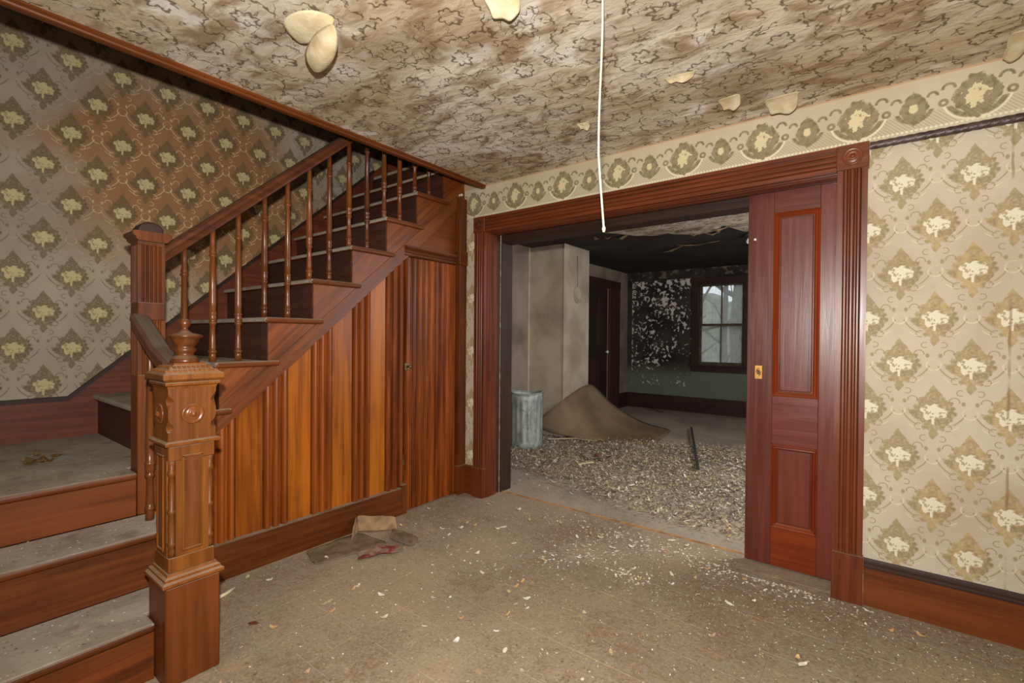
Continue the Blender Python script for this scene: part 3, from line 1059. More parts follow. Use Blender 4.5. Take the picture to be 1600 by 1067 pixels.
def baluster_profile(Ht):
    return [(0, .0165), (.035, .0165), (.042, .015), (.046, .0195), (.056, .0195), (.060, .0145), (.075, .0155), (.12, .0135), (.185, .0125), (.192, .018), (.200, .0185), (.205, .0135),
            (.212, .0165), (.225, .0185), (.237, .0165), (.243, .0195), (.250, .0195), (.254, .0160), (.30, .0172), (.36, .0165), (Ht - .135, .0118), (Ht - .13, .0185), (Ht - .122, .0185),
            (Ht - .118, .013), (Ht - .108, .0165), (Ht - .098, .0125), (Ht - .05, .0125), (Ht + .02, .0125)]


bal_me = {}
for k, (y, ti) in enumerate([(-1.908, 0), (-1.784, 1), (-1.662, 1), (-1.527, 2), (-1.398, 2), (-1.268, 3), (-1.139, 3), (-1.002, 4), (-.868, 4), (-.731, 5), (-.599, 5), (-.461, 6), (-.324, 6), (-.2, 7), (-.07, 7)]):
    Ht = railz(y) - NZ[ti]
    key = round(Ht, 1) if False else round(Ht * 40)
    if key not in bal_me:
        bal_me[key] = lathe_me('baluster', baluster_profile(Ht), 14)
    link('baluster', bal_me[key], W('turned', 'z'), bl, (-0.04, y, NZ[ti]))

# short rail and spindle between the two newels
sr = empty('stub_balustrade', (0.25, -2.09, Z2), label='short dusty handrail and spindle between the two newel posts', cat='balustrade')
V = []
for (x, zz) in ((0.55, 1.035), (0.30, 1.12), (0.02, 1.265)):
    for (a, b) in hr:
        V.append((x, -2.098 + a * 1.05, zz + b * 1.0))
F = [tuple(range(n))[::-1], tuple(range(2 * n, 3 * n))]
for q in range(2):
    F += [(q * n + i, q * n + (i + 1) % n, (q + 1) * n + (i + 1) % n, (q + 1) * n + i) for i in range(n)]
link('stub_handrail', fixn(pyd('stub_handrail', V, F)), W('rail', 'x'), sr)
link('baluster', lathe_me('baluster', baluster_profile(0.75), 14), W('turned', 'z'), sr, (0.13, -2.092, Z2))
link('baluster', lathe_me('baluster', baluster_profile(0.83), 14), W('turned', 'z'), sr, (0.40, -2.092, Z1))

# ------------------------------------------------------------------ upper newel
un = empty('newel_post', (-0.02, -2.058, Z2), label='tall square fluted newel post with rounded cap at the landing corner', cat='newel post')
nx0, nx1, ny0, ny1 = -0.07, 0.03, -2.11, -2.006


def fluted(name, z0, z1, nf, par, mat):
    """square shaft length with rounded grooves cut in all four faces"""
    per = []
    def face(ax_, sgn):
        w = (ny1 - ny0) if ax_ == 'x' else (nx1 - nx0)
        pts = [(0.0, 0.0), (0.012, 0.0)]
        gw = (w - .024) / nf
        for q in range(nf):
            t0 = .012 + q * gw
            for s in range(5):
                pts.append((t0 + gw * (.18 + .64 * s / 4), -.007 * math.sin(math.pi * s / 4)))
        pts.append((w - .012, 0.0))
        return pts
    P = []
    for t, d in face('y', -1): P.append((nx0 + t, ny0 - d))
    for t, d in face('x', 1): P.append((nx1 + d, ny0 + t))
    for t, d in face('y', 1): P.append((nx1 - t, ny1 + d))
    for t, d in face('x', -1): P.append((nx0 - d, ny1 - t))
    return prism(name, P, 'z', z0, z1, mat, par)


WN = W('stair', 'z')
box('lower_shaft', nx0, nx1, ny0, ny1, Z2, 1.055, WN, un, .003)
fluted('fluted_band', 1.055, 1.30, 4, un, WN)
box('middle_shaft', nx0, nx1, ny0, ny1, 1.30, 1.38, WN, un, .003)
fluted('fluted_shaft', 1.38, 1.635, 5, un, WN)
box('neck', nx0, nx1, ny0, ny1, 1.635, 1.652, WN, un, .002)
cx_, cy_ = (nx0 + nx1) / 2, (ny0 + ny1) / 2
hw = .052
capo = prism('cap_moulding', [(-hw, 1.652), (-hw - .010, 1.660), (-hw - .010, 1.667), (-hw - .022, 1.677), (-hw - .022, 1.690), (-hw - .012, 1.695), (hw + .012, 1.695), (hw + .022, 1.690), (hw + .022, 1.677), (hw + .010, 1.667), (hw + .010, 1.660), (hw, 1.652)], 'x', nx0 - .022, nx1 + .022, WN)
capo.data.transform(Matrix.Translation((0, cy_, 0)))
capo.parent = un
capo.location = -un.location
dm = []
for k in range(10):
    a = math.pi * k / 9
    dm.append((-math.cos(a) * .05, 1.694 + math.sin(a) ** .8 * .050))
dome = prism('cap_dome', [(cy_ + p[0], p[1]) for p in dm], 'x', nx0 + .004, nx1 - .004, W('dark', 'y'), un)
b_ = dome.modifiers.new('round', 'BEVEL')
b_.width = .008
b_.segments = 3
b_.limit_method = 'ANGLE'

# ------------------------------------------------------------------ lower newel
ln = empty('newel_post', (0.605, -2.115, 0), label='ornate square newel post with rosette block and urn finial at the stair foot', cat='newel post')
bx0, bx1, by0, by1 = 0.515, 0.690, -2.20, -2.028
cx_, cy_ = 0.6025, -2.114
OKZ = W('oak', 'z')
box('base_block', bx0, bx1, by0, by1, 0.0, 0.352, W('stair', 'z'), ln, .004)


def sqlathe(name, prof, mat, par):
    """square moulding: prof of (z, half width)"""
    V, F = [], []
    for z, h in prof:
        V += [(cx_ - h, cy_ - h, z), (cx_ + h, cy_ - h, z), (cx_ + h, cy_ + h, z), (cx_ - h, cy_ + h, z)]
    for k in range(len(prof) - 1):
        for i in range(4):
            j = (i + 1) % 4
            F.append((k * 4 + i, k * 4 + j, k * 4 + 4 + j, k * 4 + 4 + i))
    F.append((3, 2, 1, 0))
    e = (len(prof) - 1) * 4
    F.append((e, e + 1, e + 2, e + 3))
    return link(name, fixn(pyd(name, V, F)), mat, par)


sqlathe('base_moulding', [(.352, .091), (.358, .097), (.368, .097), (.374, .088), (.382, .088), (.388, .080), (.396, .077)], OKZ, ln)
h = .073
# chamfered core with stopped corner recesses
c = .021
core = [(cx_ - h + c, cy_ - h), (cx_ + h - c, cy_ - h), (cx_ + h - c, cy_ - h + c), (cx_ + h, cy_ - h + c), (cx_ + h, cy_ + h - c), (cx_ + h - c, cy_ + h - c), (cx_ + h - c, cy_ + h), (cx_ - h + c, cy_ + h), (cx_ - h + c, cy_ + h - c), (cx_ - h, cy_ + h - c), (cx_ - h, cy_ - h + c), (cx_ - h + c, cy_ - h + c)]
prism('shaft_core', core, 'z', .45, .79, OKZ, ln)
box('shaft_foot', cx_ - h, cx_ + h, cy_ - h, cy_ + h, .395, .45, OKZ, ln, .003)
box('shaft_head', cx_ - h, cx_ + h, cy_ - h, cy_ + h, .79, .842, OKZ, ln, .003)
qp = [(0, .010), (.02, .012), (.035, .009), (.04, .0135), (.05, .0135), (.055, .010), (.10, .0115), (.15, .0095), (.155, .0135), (.165, .0135), (.17, .0095), (.25, .0115), (.285, .009), (.29, .0135), (.30, .0135), (.31, .010), (.34, .011)]
qme = lathe_me('corner_spindle', qp, 10)
for sx in (-1, 1):
    for sy in (-1, 1):
        link('corner_spindle', qme, OKZ, ln, (cx_ + sx * (h - .013), cy_ + sy * (h - .013), .45))
# sunk panels on all four faces: raised frame strips round a recess
WD = W('oak', 'y')
for ang in range(4):
    g = Matrix.Translation((cx_, cy_, 0)) @ Matrix.Rotation(R(90 * ang), 4, 'Z')
    pn = box_me('sunk_panel', h, h + .0015, -.027, .027, .475, .80, 0)
    pn.transform(g)
    po = link('sunk_panel', pn, wood('wood_sunk_panel', rgb(80, 40, 12), rgb(120, 66, 22), 'z') if ang == 0 else pn_mat, ln)
    pn_mat = po.data.materials[0]
    for (ya, yb, za, zb) in ((-.032, -.026, .47, .806), (.026, .032, .47, .806), (-.032, .032, .465, .473), (-.032, .032, .80, .808)):
        f_ = box_me('panel_bead', h, h + .006, ya, yb, za, zb, .0015)
        f_.transform(g)
        link('panel_bead', f_, OKZ, po)
sqlathe('shelf_moulding', [(.842, .074), (.846, .086), (.856, .088), (.860, .080), (.862, .07)], OKZ, ln)
# head block: square block whose corners are cut in a scalloped outline
V, F = [], []
B = .076
prh = [(.861, .074), (.892, .074), (.897, .066), (.903, .060), (.909, .057), (.914, .058), (.922, .066), (.932, .072), (.944, .0755), (.955, .076), (.966, .0755), (.978, .072), (.988, .066), (.996, .058), (1.001, .057), (1.007, .060), (1.013, .066), (1.022, .072), (1.032, .0755), (1.045, .0757)]
for z, w in prh:
    for (sx, sy, a, b) in ((-1, -1, w, B), (1, -1, w, B), (1, -1, B, w), (1, 1, B, w), (1, 1, w, B), (-1, 1, w, B), (-1, 1, B, w), (-1, -1, B, w)):
        V.append((cx_ + sx * a, cy_ + sy * b, z))
for k in range(len(prh) - 1):
    for i in range(8):
        j = (i + 1) % 8
        F.append((k * 8 + i, k * 8 + j, k * 8 + 8 + j, k * 8 + 8 + i))
F += [tuple(range(8))[::-1], tuple(range((len(prh) - 1) * 8, len(prh) * 8))]
hb = link('head_block', fixn(pyd('head_block', V, F)), OKZ, ln)
for ang in range(4):
    g = Matrix.Translation((cx_, cy_, 0)) @ Matrix.Rotation(R(90 * ang), 4, 'Z')
    me = lathe_me('rosette', [(0, .036), (.004, .036), (.006, .031), (.002, .027), (.002, .020), (.007, .016), (.003, .012), (.010, .010), (.014, .006), (.016, .001)], 24)
    me.transform(g @ Matrix.Translation((B, 0, .953)) @ Matrix.Rotation(R(90), 4, 'Y'))
    link('rosette', me, W('turned', 'z'), hb)
sqlathe('cap_moulding', [(1.045, .077), (1.054, .079), (1.058, .086), (1.066, .087), (1.069, .083), (1.074, .090), (1.079, .096), (1.096, .096), (1.100, .092)], OKZ, ln)
cap = sqlathe('cap_slope', [(1.098, .092), (1.128, .052), (1.134, .05)], OKZ, ln)
for ang in range(4):
    g = Matrix.Translation((cx_, cy_, 0)) @ Matrix.Rotation(R(90 * ang), 4, 'Z')
    for row, (d, z, cnt, wd_) in enumerate(((.083, 1.106, 10, .158), (.066, 1.119, 8, .122))):
        tm = []
        for q in range(cnt):
            y = -wd_ / 2 + wd_ * (q + .5) / cnt
            tm.append((d - .008, d + .004, y - wd_ / cnt * .33, y + wd_ / cnt * .33, z - .007, z + .006))
        VV, FF = [], []
        for (x0, x1, y0, y1, z0, z1) in tm:
            b = len(VV)
            VV += [(x0, y0, z0), (x1, y0, z0), (x1, y1, z0), (x0, y1, z0), (x0, y0, z1), (x1 - .004, y0, z1), (x1 - .004, y1, z1), (x0, y1, z1)]
            FF += [tuple(b + i for i in f) for f in ((0, 3, 2, 1), (4, 5, 6, 7), (0, 1, 5, 4), (1, 2, 6, 5), (2, 3, 7, 6), (3, 0, 4, 7))]
        me = pyd('dentil_row', VV, FF)
        me.transform(g)
        link('dentil_row', me, W('oak', 'x'), cap)
fin = [(0, .044), (.006, .047), (.014, .046), (.020, .040), (.026, .034), (.032, .026), (.038, .030), (.046, .036), (.052, .036), (.058, .028), (.064, .032), (.074, .040), (.082, .043), (.092, .046), (.096, .056), (.102, .057),
       (.106, .046), (.112, .022), (.122, .012), (.130, .010), (.136, .015), (.146, .0185), (.156, .016), (.163, .008), (.165, .001)]
link('urn_finial', lathe_me('urn_finial', fin, 24), W('turned', 'z'), ln, (cx_, cy_, 1.132))

# ------------------------------------------------------------------ panelling under the stairs
pa = empty('stair_panelling', (0.0, -1.2, 0), label='orange brown panelling of plain boards and reeded battens under the stairs', cat='panelling')
boxes('backing', [(-0.03, -0.002, -2.05, -0.6, 0, 0.50)], W('dark', 'z'), pa)
prism('backing', [(-2.05, .45), (-.0, .45), (-.0, sline(0)), (-2.05, sline(-2.05))], 'x', -.03, -.002, W('dark', 'z'), pa)
for a, b in ((-2.05, -1.83), (-1.692, -1.557), (-1.416, -1.282), (-1.142, -1.008), (-.869, -.752)):
    prism('panel_board', [(a, .15), (b, .15), (b, sline(b) + .004), (a, sline(a) + .004)], 'x', -.002, .006, W('panel', 'z'), pa)
RL = [('b', .95), ('f', .42, .0005), ('b', 1), ('f', .42, .0005), ('b', .95)]


def reed_batten(a, b, zb, ztop, mat, par, layout=RL, base=.004, hgt=.024, name='reeded_batten', xb=-.002):
    P = reed_profile(b - a, base, hgt, layout, 6)
    V, F = [], []
    Q = [(0.0, xb)] + P + [(b - a, xb)]
    for t, d in Q:
        V.append((d, a + t, zb))
    for t, d in Q:
        V.append((d, a + t, ztop(a + t)))
    n_ = len(Q)
    F = [tuple(range(n_))[::-1], tuple(range(n_, 2 * n_))] + [(i, (i + 1) % n_, n_ + (i + 1) % n_, n_ + i) for i in range(n_)]
    return link(name, fixn(pyd(name, V, F)), mat, par)


for a, b in ((-1.83, -1.692), (-1.557, -1.416), (-1.282, -1.142), (-1.008, -.869), (-.752, -.594)):
    reed_batten(a + .007, b - .007, .183, lambda y: sline(y) + .004, W('reed', 'z'), pa)
bs = prism('panel_base', [(-.002, 0), (.040, 0), (.040, .181), (.037, .185), (-.002, .185)], 'y', -2.05, -.632, W('stair', 'y'), pa)
box('base_end_block', -.002, .043, -.632, -.588, 0, .205, W('stair', 'z'), pa, .002)
# corner board, ledge and upper board
reed_batten(-.09, -.001, .225, lambda y: 2.32, W('stair', 'z'), pa, [('f', .7, .03), ('b', 1), ('b', 1), ('b', 1), ('f', .7, .05)], .03, .022, 'corner_board')
box('corner_plinth', -.002, .062, -.092, -.0005, 0, .225, W('stair', 'z'), pa, .002)
prism('ledge_moulding', [(-.002, 1.797), (.022, 1.797), (.030, 1.806), (.022, 1.816), (.034, 1.826), (.026, 1.838), (.042, 1.848), (.050, 1.856), (.050, 1.868), (-.002, 1.870)], 'y', -.60, -.09, W('stair', 'y'), pa)
lb = box('ledge_block', -.002, .066, -.094, -.0008, 1.795, 1.905, W('stair', 'z'), pa, .003)
me = lathe_me('rosette', [(0, .03), (.005, .03), (.003, .022), (.008, .016), (.004, .011), (.010, .006), (.011, .001)], 18)
me.transform(Matrix.Rotation(R(90), 4, 'Y'))
link('rosette', me, W('stair', 'z'), lb, (.066, -.047, 1.85))
prism('upper_board', [(-.60, 1.87), (-.09, 1.87), (-.09, sline(-.09)), (-.60, sline(-.60))], 'x', -.002, .008, W('stair', 'y'), pa)

# closet door of narrow beaded boards
d2 = tag(empty('door_2', (0.0, -.31, 0)), 'narrow beadboard closet door under the stairs', 'door', **S)
ya, yb = -.583, -.095
npk = 9
for k in range(npk):
    a = ya + (yb - ya) * k / npk
    b = ya + (yb - ya) * (k + 1) / npk
    reed_batten(a + .0008, b - .0008, .012, lambda y: 1.792, W('closet', 'z'), d2,
                [('f', .12, .014), ('b', .5), ('f', .15, .015), ('f', 1.0, .02), ('f', .15, .015), ('b', .5), ('f', .12, .014)], .014, .012, 'beaded_board', .0)
lt = box('latch_plate', .018, .034, -.60, -.560, 1.0, 1.05, M_IRON, d2, .002)
me = lathe_me('latch_knob', [(0, .008), (.012, .006), (.018, .012), (.026, .013), (.032, .006), (.033, .001)], 12)
me.transform(Matrix.Rotation(R(90), 4, 'Y'))
link('latch_knob', me, M_IRON, lt, (.034, -.575, 1.025))
me = lathe_me('hook_knob', [(0, .009), (.006, .009), (.008, .004), (.016, .004), (.02, .010), (.028, .011), (.034, .004), (.035, .001)], 12)
me.transform(Matrix.Rotation(R(90), 4, 'Y'))
hk = link('coat_hook', me, M_WHITE, None, (.022, -.06, 2.345))
tag(hk, 'small pale knob at the top of the stair stringer beside the ceiling', 'knob')


# ------------------------------------------------------------------ peeled paper hanging from the ceiling
def sheet(name, loops, mat, label, cat, group=None, thick=.0012, parent=None):
    """loops: rows of 3-D points, equal length"""
    V, F = [], []
    m_ = len(loops[0])
    for r_ in loops:
        V += [tuple(p) for p in r_]
    for i in range(len(loops) - 1):
        for j in range(m_ - 1):
            F.append((i * m_ + j, i * m_ + j + 1, (i + 1) * m_ + j + 1, (i + 1) * m_ + j))
    o = link(name, pyd(name, V, F, True), mat, parent)
    s = o.modifiers.new('subsurf', 'SUBSURF')
    s.levels = s.render_levels = 2
    s = o.modifiers.new('thick', 'SOLIDIFY')
    s.thickness = thick
    if label:
        tag(o, label, cat, group)
    return o


fp = empty('peeling_paper', (0.95, -1.82, 2.4), label='large cream petal of peeled paper hanging from the ceiling above the stairs', cat='peeling paper')
sheet('torn_patch', [[(.874, -1.894, 2.398), (.944, -1.897, 2.398), (1.025, -1.868, 2.398), (1.056, -1.789, 2.398)],
                     [(.850, -1.868, 2.388), (.93, -1.86, 2.384), (1.00, -1.84, 2.382), (1.05, -1.79, 2.380)],
                     [(.829, -1.835, 2.384), (.89, -1.82, 2.374), (.96, -1.80, 2.370), (1.04, -1.795, 2.362)],
                     [(.815, -1.79, 2.382), (.87, -1.785, 2.368), (.93, -1.785, 2.358), (1.03, -1.80, 2.35)]], M_PAPERBACK, None, None, parent=None).parent = fp
bpy.data.objects['torn_patch'].location = -fp.location
sheet('hanging_petal', [[(0.948, -1.817, 2.349), (1.005, -1.828, 2.344), (1.066, -1.828, 2.340), (1.108, -1.829, 2.336)],
                        [(0.905, -1.820, 2.314), (0.984, -1.831, 2.288), (1.064, -1.825, 2.288), (1.102, -1.809, 2.307)],
                        [(0.883, -1.811, 2.297), (0.951, -1.806, 2.265), (1.021, -1.791, 2.265), (1.054, -1.778, 2.288)],
                        [(0.859, -1.778, 2.288), (0.891, -1.768, 2.265), (0.951, -1.754, 2.265), (0.981, -1.749, 2.281)],
                        [(0.843, -1.748, 2.284), (0.862, -1.744, 2.277), (0.877, -1.739, 2.277), (0.896, -1.736, 2.281)]], M_PAPERBACK, None, None).parent = fp
bpy.data.objects['hanging_petal'].location = -fp.location
CEILP = 'peeling ceiling paper'


def curl(cx, cy, lx, ly, rot, drop, label, z0=2.399):
    rows = []
    c_, s_ = math.cos(rot), math.sin(rot)
    for i in range(5):
        t = i / 4
        row = []
        for j in range(5):
            q = j / 4 - .5
            px = q * lx * (1 - .25 * t) + random.uniform(-.006, .006)
            py = t * ly + random.uniform(-.005, .005) - abs(q) * ly * .25 * t
            row.append((cx + px * c_ - py * s_, cy + px * s_ + py * c_, z0 - drop * t ** 1.6 + .012 * math.sin(j * 1.9) * t))
        rows.append(row)
    return sheet('peeling_paper', rows, M_PAPERBACK, label, 'peeling paper', CEILP)


curl(1.63, -1.56, .13, .11, .35, .05, 'cream curl of peeled paper on the ceiling at the top edge of the photo')
curl(2.055, -.33, .10, .09, .0, .03, 'smaller ragged curl of paper on the ceiling left of the door casing top')
curl(2.26, -.19, .15, .11, .0, .045, 'wider ragged curl of paper hanging over the frieze above the pocket door')
curl(3.06, -.20, .08, .16, .1, .04, 'drooping curl of paper at the right end of the frieze')
curl(1.93, -.66, .14, .03, .05, .018, 'thin white split of paper on the ceiling before the pocket door')
curl(1.36, -.50, .07, .05, .2, .02, 'tiny lifted paper scrap on the ceiling left of the pull cord')

# pull cord
pc = empty('pull_cord', (1.93, -1.42, 2.4), label='white pull cord hanging from the ceiling in front of the opening', cat='cord')
cpts = [(1.932, -1.413, 2.4 - .82 * k / 14) for k in range(15)]
cpts = [(x + .004 * math.sin(k * .5) + (0.003 * (k - 10) if k > 10 else 0), y + .003 * math.cos(k * .4), z) for k, (x, y, z) in enumerate(cpts)]
link('cord', tube_me('cord', cpts, .0033, 8), M_WHITE, pc)
e_ = cpts[-1]
link('cord_knot', tube_me('cord_knot', [(e_[0], e_[1], e_[2] + .008), e_, (e_[0], e_[1], e_[2] - .010)], .0065, 8, [.004, .006, .0035]), M_WHITE, pc)
me = lathe_me('ceiling_eye', [(-.012, .006), (-.006, .012), (0, .014)], 10)
link('ceiling_eye', me, M_BRASS, pc, (1.932, -1.413, 2.4))

# ------------------------------------------------------------------ things in the back room
# dented galvanised can
tcx, tcy, tr_ = -0.50, 1.60, 0.185
can = empty('trash_can', (tcx, tcy, 0), label='dented galvanised metal trash can beside the chimney breast', cat='trash can')
V, F = [], []
sg = 96
zs = [0.0, .03, .05, .07, .09, .2, .32, .44, .52, .54, .56, .58, .61]
for z in zs:
    for k in range(sg):
        a = 2 * math.pi * k / sg
        amp = .0045 if .085 < z < .53 else 0
        r_ = tr_ * (0.955 + .045 * z / .61) + amp * (1 if math.cos(a * 16) > 0 else -1) * abs(math.cos(a * 16)) ** .5
        if .04 < z < .06 or .53 < z < .57:
            r_ += .004
        dent = .012 * math.sin(a * 2 + .7) * z / .61
        V.append((r_ * math.cos(a), r_ * math.sin(a), z + (dent if z > .55 else 0)))
for i in range(len(zs) - 1):
    for k in range(sg):
        j = (k + 1) % sg
        F.append((i * sg + k, i * sg + j, (i + 1) * sg + j, (i + 1) * sg + k))
F.append(tuple(range(sg))[::-1])
o = link('can_body', pyd('can_body', V, F, True), M_GALV, can, (tcx, tcy, 0))
s = o.modifiers.new('thick', 'SOLIDIFY')
s.thickness = .003
link('can_rim', tube_me('can_rim', [(tcx + tr_ * math.cos(a), tcy + tr_ * math.sin(a), .612 + .012 * math.sin(a * 2 + .7)) for a in [2 * math.pi * k / 48 for k in range(49)]], .007, 6), M_GALV, can)
for sgn in (-1, 1):
    link('can_handle', tube_me('can_handle', [(tcx + sgn * (tr_ + .005) * .6 + .06 * q * .8, tcy - sgn * (tr_ + .004) * .8 + sgn * .06 * q * .6, .47 - .05 * (1 - q * q)) for q in (-1, -.8, -.4, 0, .4, .8, 1)], .005, 6), M_GALV, can)

# curled sheet of linoleum leaning on the chimney breast
LN = [[(-.78, 2.13, .12), (-.55, 2.12, .075), (-.30, 2.18, .04), (-.02, 2.32, .02), (.28, 2.42, .008), (.6, 2.5, .006)],
      [(-.62, 2.16, .30), (-.40, 2.16, .22), (-.17, 2.32, .12), (.04, 2.55, .05), (.30, 2.66, .014), (.58, 2.75, .006)],
      [(-.365, 2.17, .475), (-.25, 2.38, .30), (-.10, 2.60, .17), (.08, 2.80, .07), (.30, 2.92, .02), (.56, 3.05, .006)],
      [(-.375, 2.56, .57), (-.27, 2.74, .37), (-.13, 2.92, .22), (.06, 3.08, .10), (.28, 3.2, .03), (.53, 3.3, .006)],
      [(-.38, 2.93, .66), (-.275, 3.06, .44), (-.13, 3.2, .28), (.05, 3.36, .14), (.25, 3.46, .05), (.5, 3.6, .006)]]
rows = [[LN[j][i] for j in range(5)] for i in range(6)]
sheet('linoleum_sheet', rows, M_LINO, 'brown linoleum sheet curling up against the chimney breast', 'linoleum', None, .005)

# round plate on a cord
pl_ = empty('hanging_plate', (-.41, 2.585, 1.785), label='small pale oval plate hanging by a cord on the chimney breast', cat='plate')
me = lathe_me('plate_disc', [(0, .105), (.008, .11), (.016, .105), (.012, .085), (.010, .001)], 24)
me.transform(Matrix.Rotation(R(90), 4, 'Y'))
me.transform(Matrix.Diagonal((1, .85, 1.0, 1)))
link('plate_disc', me, M_PLASTER, pl_, (-.42, 2.585, 1.785))
link('plate_cord', tube_me('plate_cord', [(-.412, 2.575, 2.28), (-.412, 2.58, 2.08), (-.412, 2.585, 1.89)], .004, 6), M_PLASTER_DK, pl_)

# ceiling lamp holder
lp = empty('lamp_holder', (1.50, 3.02, 2.4), label='bare dark ceiling lamp holder with a small white bulb in the back room', cat='lamp')
link('holder_canopy', lathe_me('holder_canopy', [(-.045, .02), (-.04, .04), (-.02, .06), (-.002, .062)], 18), M_BLACK, lp, (1.50, 3.02, 2.4))
link('bulb', lathe_me('bulb', [(-.11, .002), (-.105, .016), (-.09, .026), (-.07, .024), (-.05, .014), (-.045, .012)], 16), M_GLAZE, lp, (1.50, 3.02, 2.4))

# dark strip and wire
bar = box('dark_strip', -.013, .013, -1.08, 1.08, .0, .012, mottled('dull_steel', rgb(70, 66, 62), rgb(50, 46, 44), 12), None, .002)
bar.location = (1.02, 2.73, .036)
bar.rotation_euler = (0, 0, R(18.3))
tag(bar, 'long narrow dark metal strip lying on the paint litter', 'strip')
wr = [(-.55 + .12 * math.cos(t) + .25 * (t / 6), 5.05 + .05 * math.sin(t * 2), .012 + .12 * max(0, math.sin(t * .55 + .2))) for t in [k * .3 for k in range(22)]]
tag(link('loose_wire', tube_me('loose_wire', wr, .006, 6), M_BLACK), 'loop of black wire on the floor before the far baseboard', 'wire')


# ------------------------------------------------------------------ litter
def flake_me(name, L, Wd, curlv, col, rnd):
    V, F = [], []
    n_ = 4
    for i in range(n_ + 1):
        t = i / n_ - .5
        w = Wd * (1 - (abs(t) * 2) ** 2 * rnd.uniform(.3, .9)) * rnd.uniform(.8, 1.1)
        z = .002 + curlv * (2 * abs(t)) ** 2
        V += [(t * L, -w / 2, z + rnd.uniform(0, .004)), (t * L, w / 2, z + rnd.uniform(0, .004))]
    for i in range(n_):
        F.append((2 * i, 2 * i + 2, 2 * i + 3, 2 * i + 1))
    V += [(x, y, z - .0015) for x, y, z in V]
    b = 2 * (n_ + 1)
    F += [tuple(b + q for q in f[::-1]) for f in F[:]]
    ring_ = [2 * i for i in range(n_ + 1)] + [2 * i + 1 for i in range(n_, -1, -1)]
    for q in range(len(ring_)):
        a0, a1 = ring_[q], ring_[(q + 1) % len(ring_)]
        F.append((a0, a0 + b, a1 + b, a1))
    me = pyd(name, V, F)
    at = me.color_attributes.new('tint', 'FLOAT_COLOR', 'POINT')
    for d in at.data:
        d.color = col
    me.materials.append(M_FLAKE)
    return me


rn = random.Random(3)
FC = [rgb(222, 208, 178), rgb(204, 186, 152), rgb(182, 162, 128), rgb(156, 138, 112), rgb(226, 220, 206), rgb(128, 110, 88), rgb(196, 168, 120), rgb(104, 92, 78), rgb(140, 128, 110)]


def density(x, y):
    """where the back-room litter lies"""
    if y < .32 or y > 3.3 or x > 3.1:
        return 0
    if x < -.9 or (x < -.35 and y > 2.2):
        return 0
    if (x - tcx) ** 2 + (y - tcy) ** 2 < .2 ** 2:
        return 0
    d = 1.0
    edge = 2.45 + .28 * (x - .2)
    if y > edge:
        d *= max(0, 1 - (y - edge) / .35)
    bare = .30 + .35 * max(0, min(1, (1.5 - x) / 1.3))
    if y < bare + .18:
        d *= max(.06, (y - bare) / .18)
    return d


# the largest flakes, one object each
flm = [flake_me('paint_flake', rn.uniform(.04, .085), rn.uniform(.010, .022), rn.uniform(.005, .02), rn.choice(FC), rn) for _ in range(24)]
cnt = 0
while cnt < 300:
    x, y = rn.uniform(-.85, 2.4), rn.uniform(.35, 2.9)
    if rn.random() > density(x, y):
        continue
    o = link('paint_flake', rn.choice(flm), None, None, (x, y, rn.uniform(.004, .02)))
    o.rotation_euler = (rn.uniform(-.3, .3), rn.uniform(-.3, .3), rn.uniform(0, 6.28))
    tag(o, 'larger curled flake of cream paint in the back room litter', 'paint flake', 'curled paint flakes on the back room floor')
    cnt += 1


def litter(name, gen, label, cat):
    V, F, C = [], [], []
    for (x, y, z, L, Wd, cv, col, a, tx, ty) in gen:
        b = len(V)
        ca, sa = math.cos(a), math.sin(a)
        for i in range(4):
            t = i / 3 - .5
            w = Wd * (1 if i in (1, 2) else rn.uniform(.2, .8)) / 2
            for q in (-w, w):
                px, py = t * L, q
                zz = z + cv * (2 * t) ** 2 + px * tx + py * ty
                V.append((x + px * ca - py * sa, y + px * sa + py * ca, max(.001, zz)))
                C.append(col)
        F += [(b + 2 * i, b + 2 * i + 2, b + 2 * i + 3, b + 2 * i + 1) for i in range(3)]
    me = pyd(name, V, F)
    at = me.color_attributes.new('tint', 'FLOAT_COLOR', 'POINT')
    buf = [v for c_ in C for v in c_]
    at.data.foreach_set('color', buf)
    o = link(name, me, M_FLAKE)
    return tag(o, label, cat, None, 'stuff')


def gen_back():
    out = []
    while len(out) < 22000:
        x, y = rn.uniform(-.9, 3.1), rn.uniform(.32, 3.2)
        if rn.random() > density(x, y):
            continue
        c_ = rn.choice(FC)
        k = rn.uniform(.7, 1.05)
        out.append((x, y, rn.uniform(.002, .03), rn.uniform(.010, .045), rn.uniform(.004, .013), rn.uniform(0, .010), (c_[0] * k, c_[1] * k, c_[2] * k, 1), rn.uniform(0, 6.28), rn.uniform(-.3, .3), rn.uniform(-.5, .5)))
    return out


litter('paint_litter', gen_back(), 'thick litter of cream paint scrapings on the back room floor', 'litter')


def gen_hall():
    out = []
    while len(out) < 5200:
        x, y = rn.uniform(.05, 3.6), rn.uniform(-2.5, .16)
        if y > -.05 and not (.27 < x < 2.05):
            continue
        if x < .75 and y < -1.98:
            continue
        near = math.exp(-((y + .1) / .55) ** 2) * (1 if x > .9 else .35) + .12 + .2 * math.exp(-(((x - 1.6) / .4) ** 2 + ((y + .4) / .2) ** 2))
        if rn.random() > near:
            continue
        c_ = rn.choice(FC + [rgb(238, 234, 224)] * 2 + [rgb(204, 158, 104)] * 2 + [rgb(110, 90, 68)] * 2)
        out.append((x, y, .001, rn.uniform(.003, .014), rn.uniform(.002, .006), rn.uniform(0, .002), c_, rn.uniform(0, 6.28), rn.uniform(-.1, .1), 0))
    return out


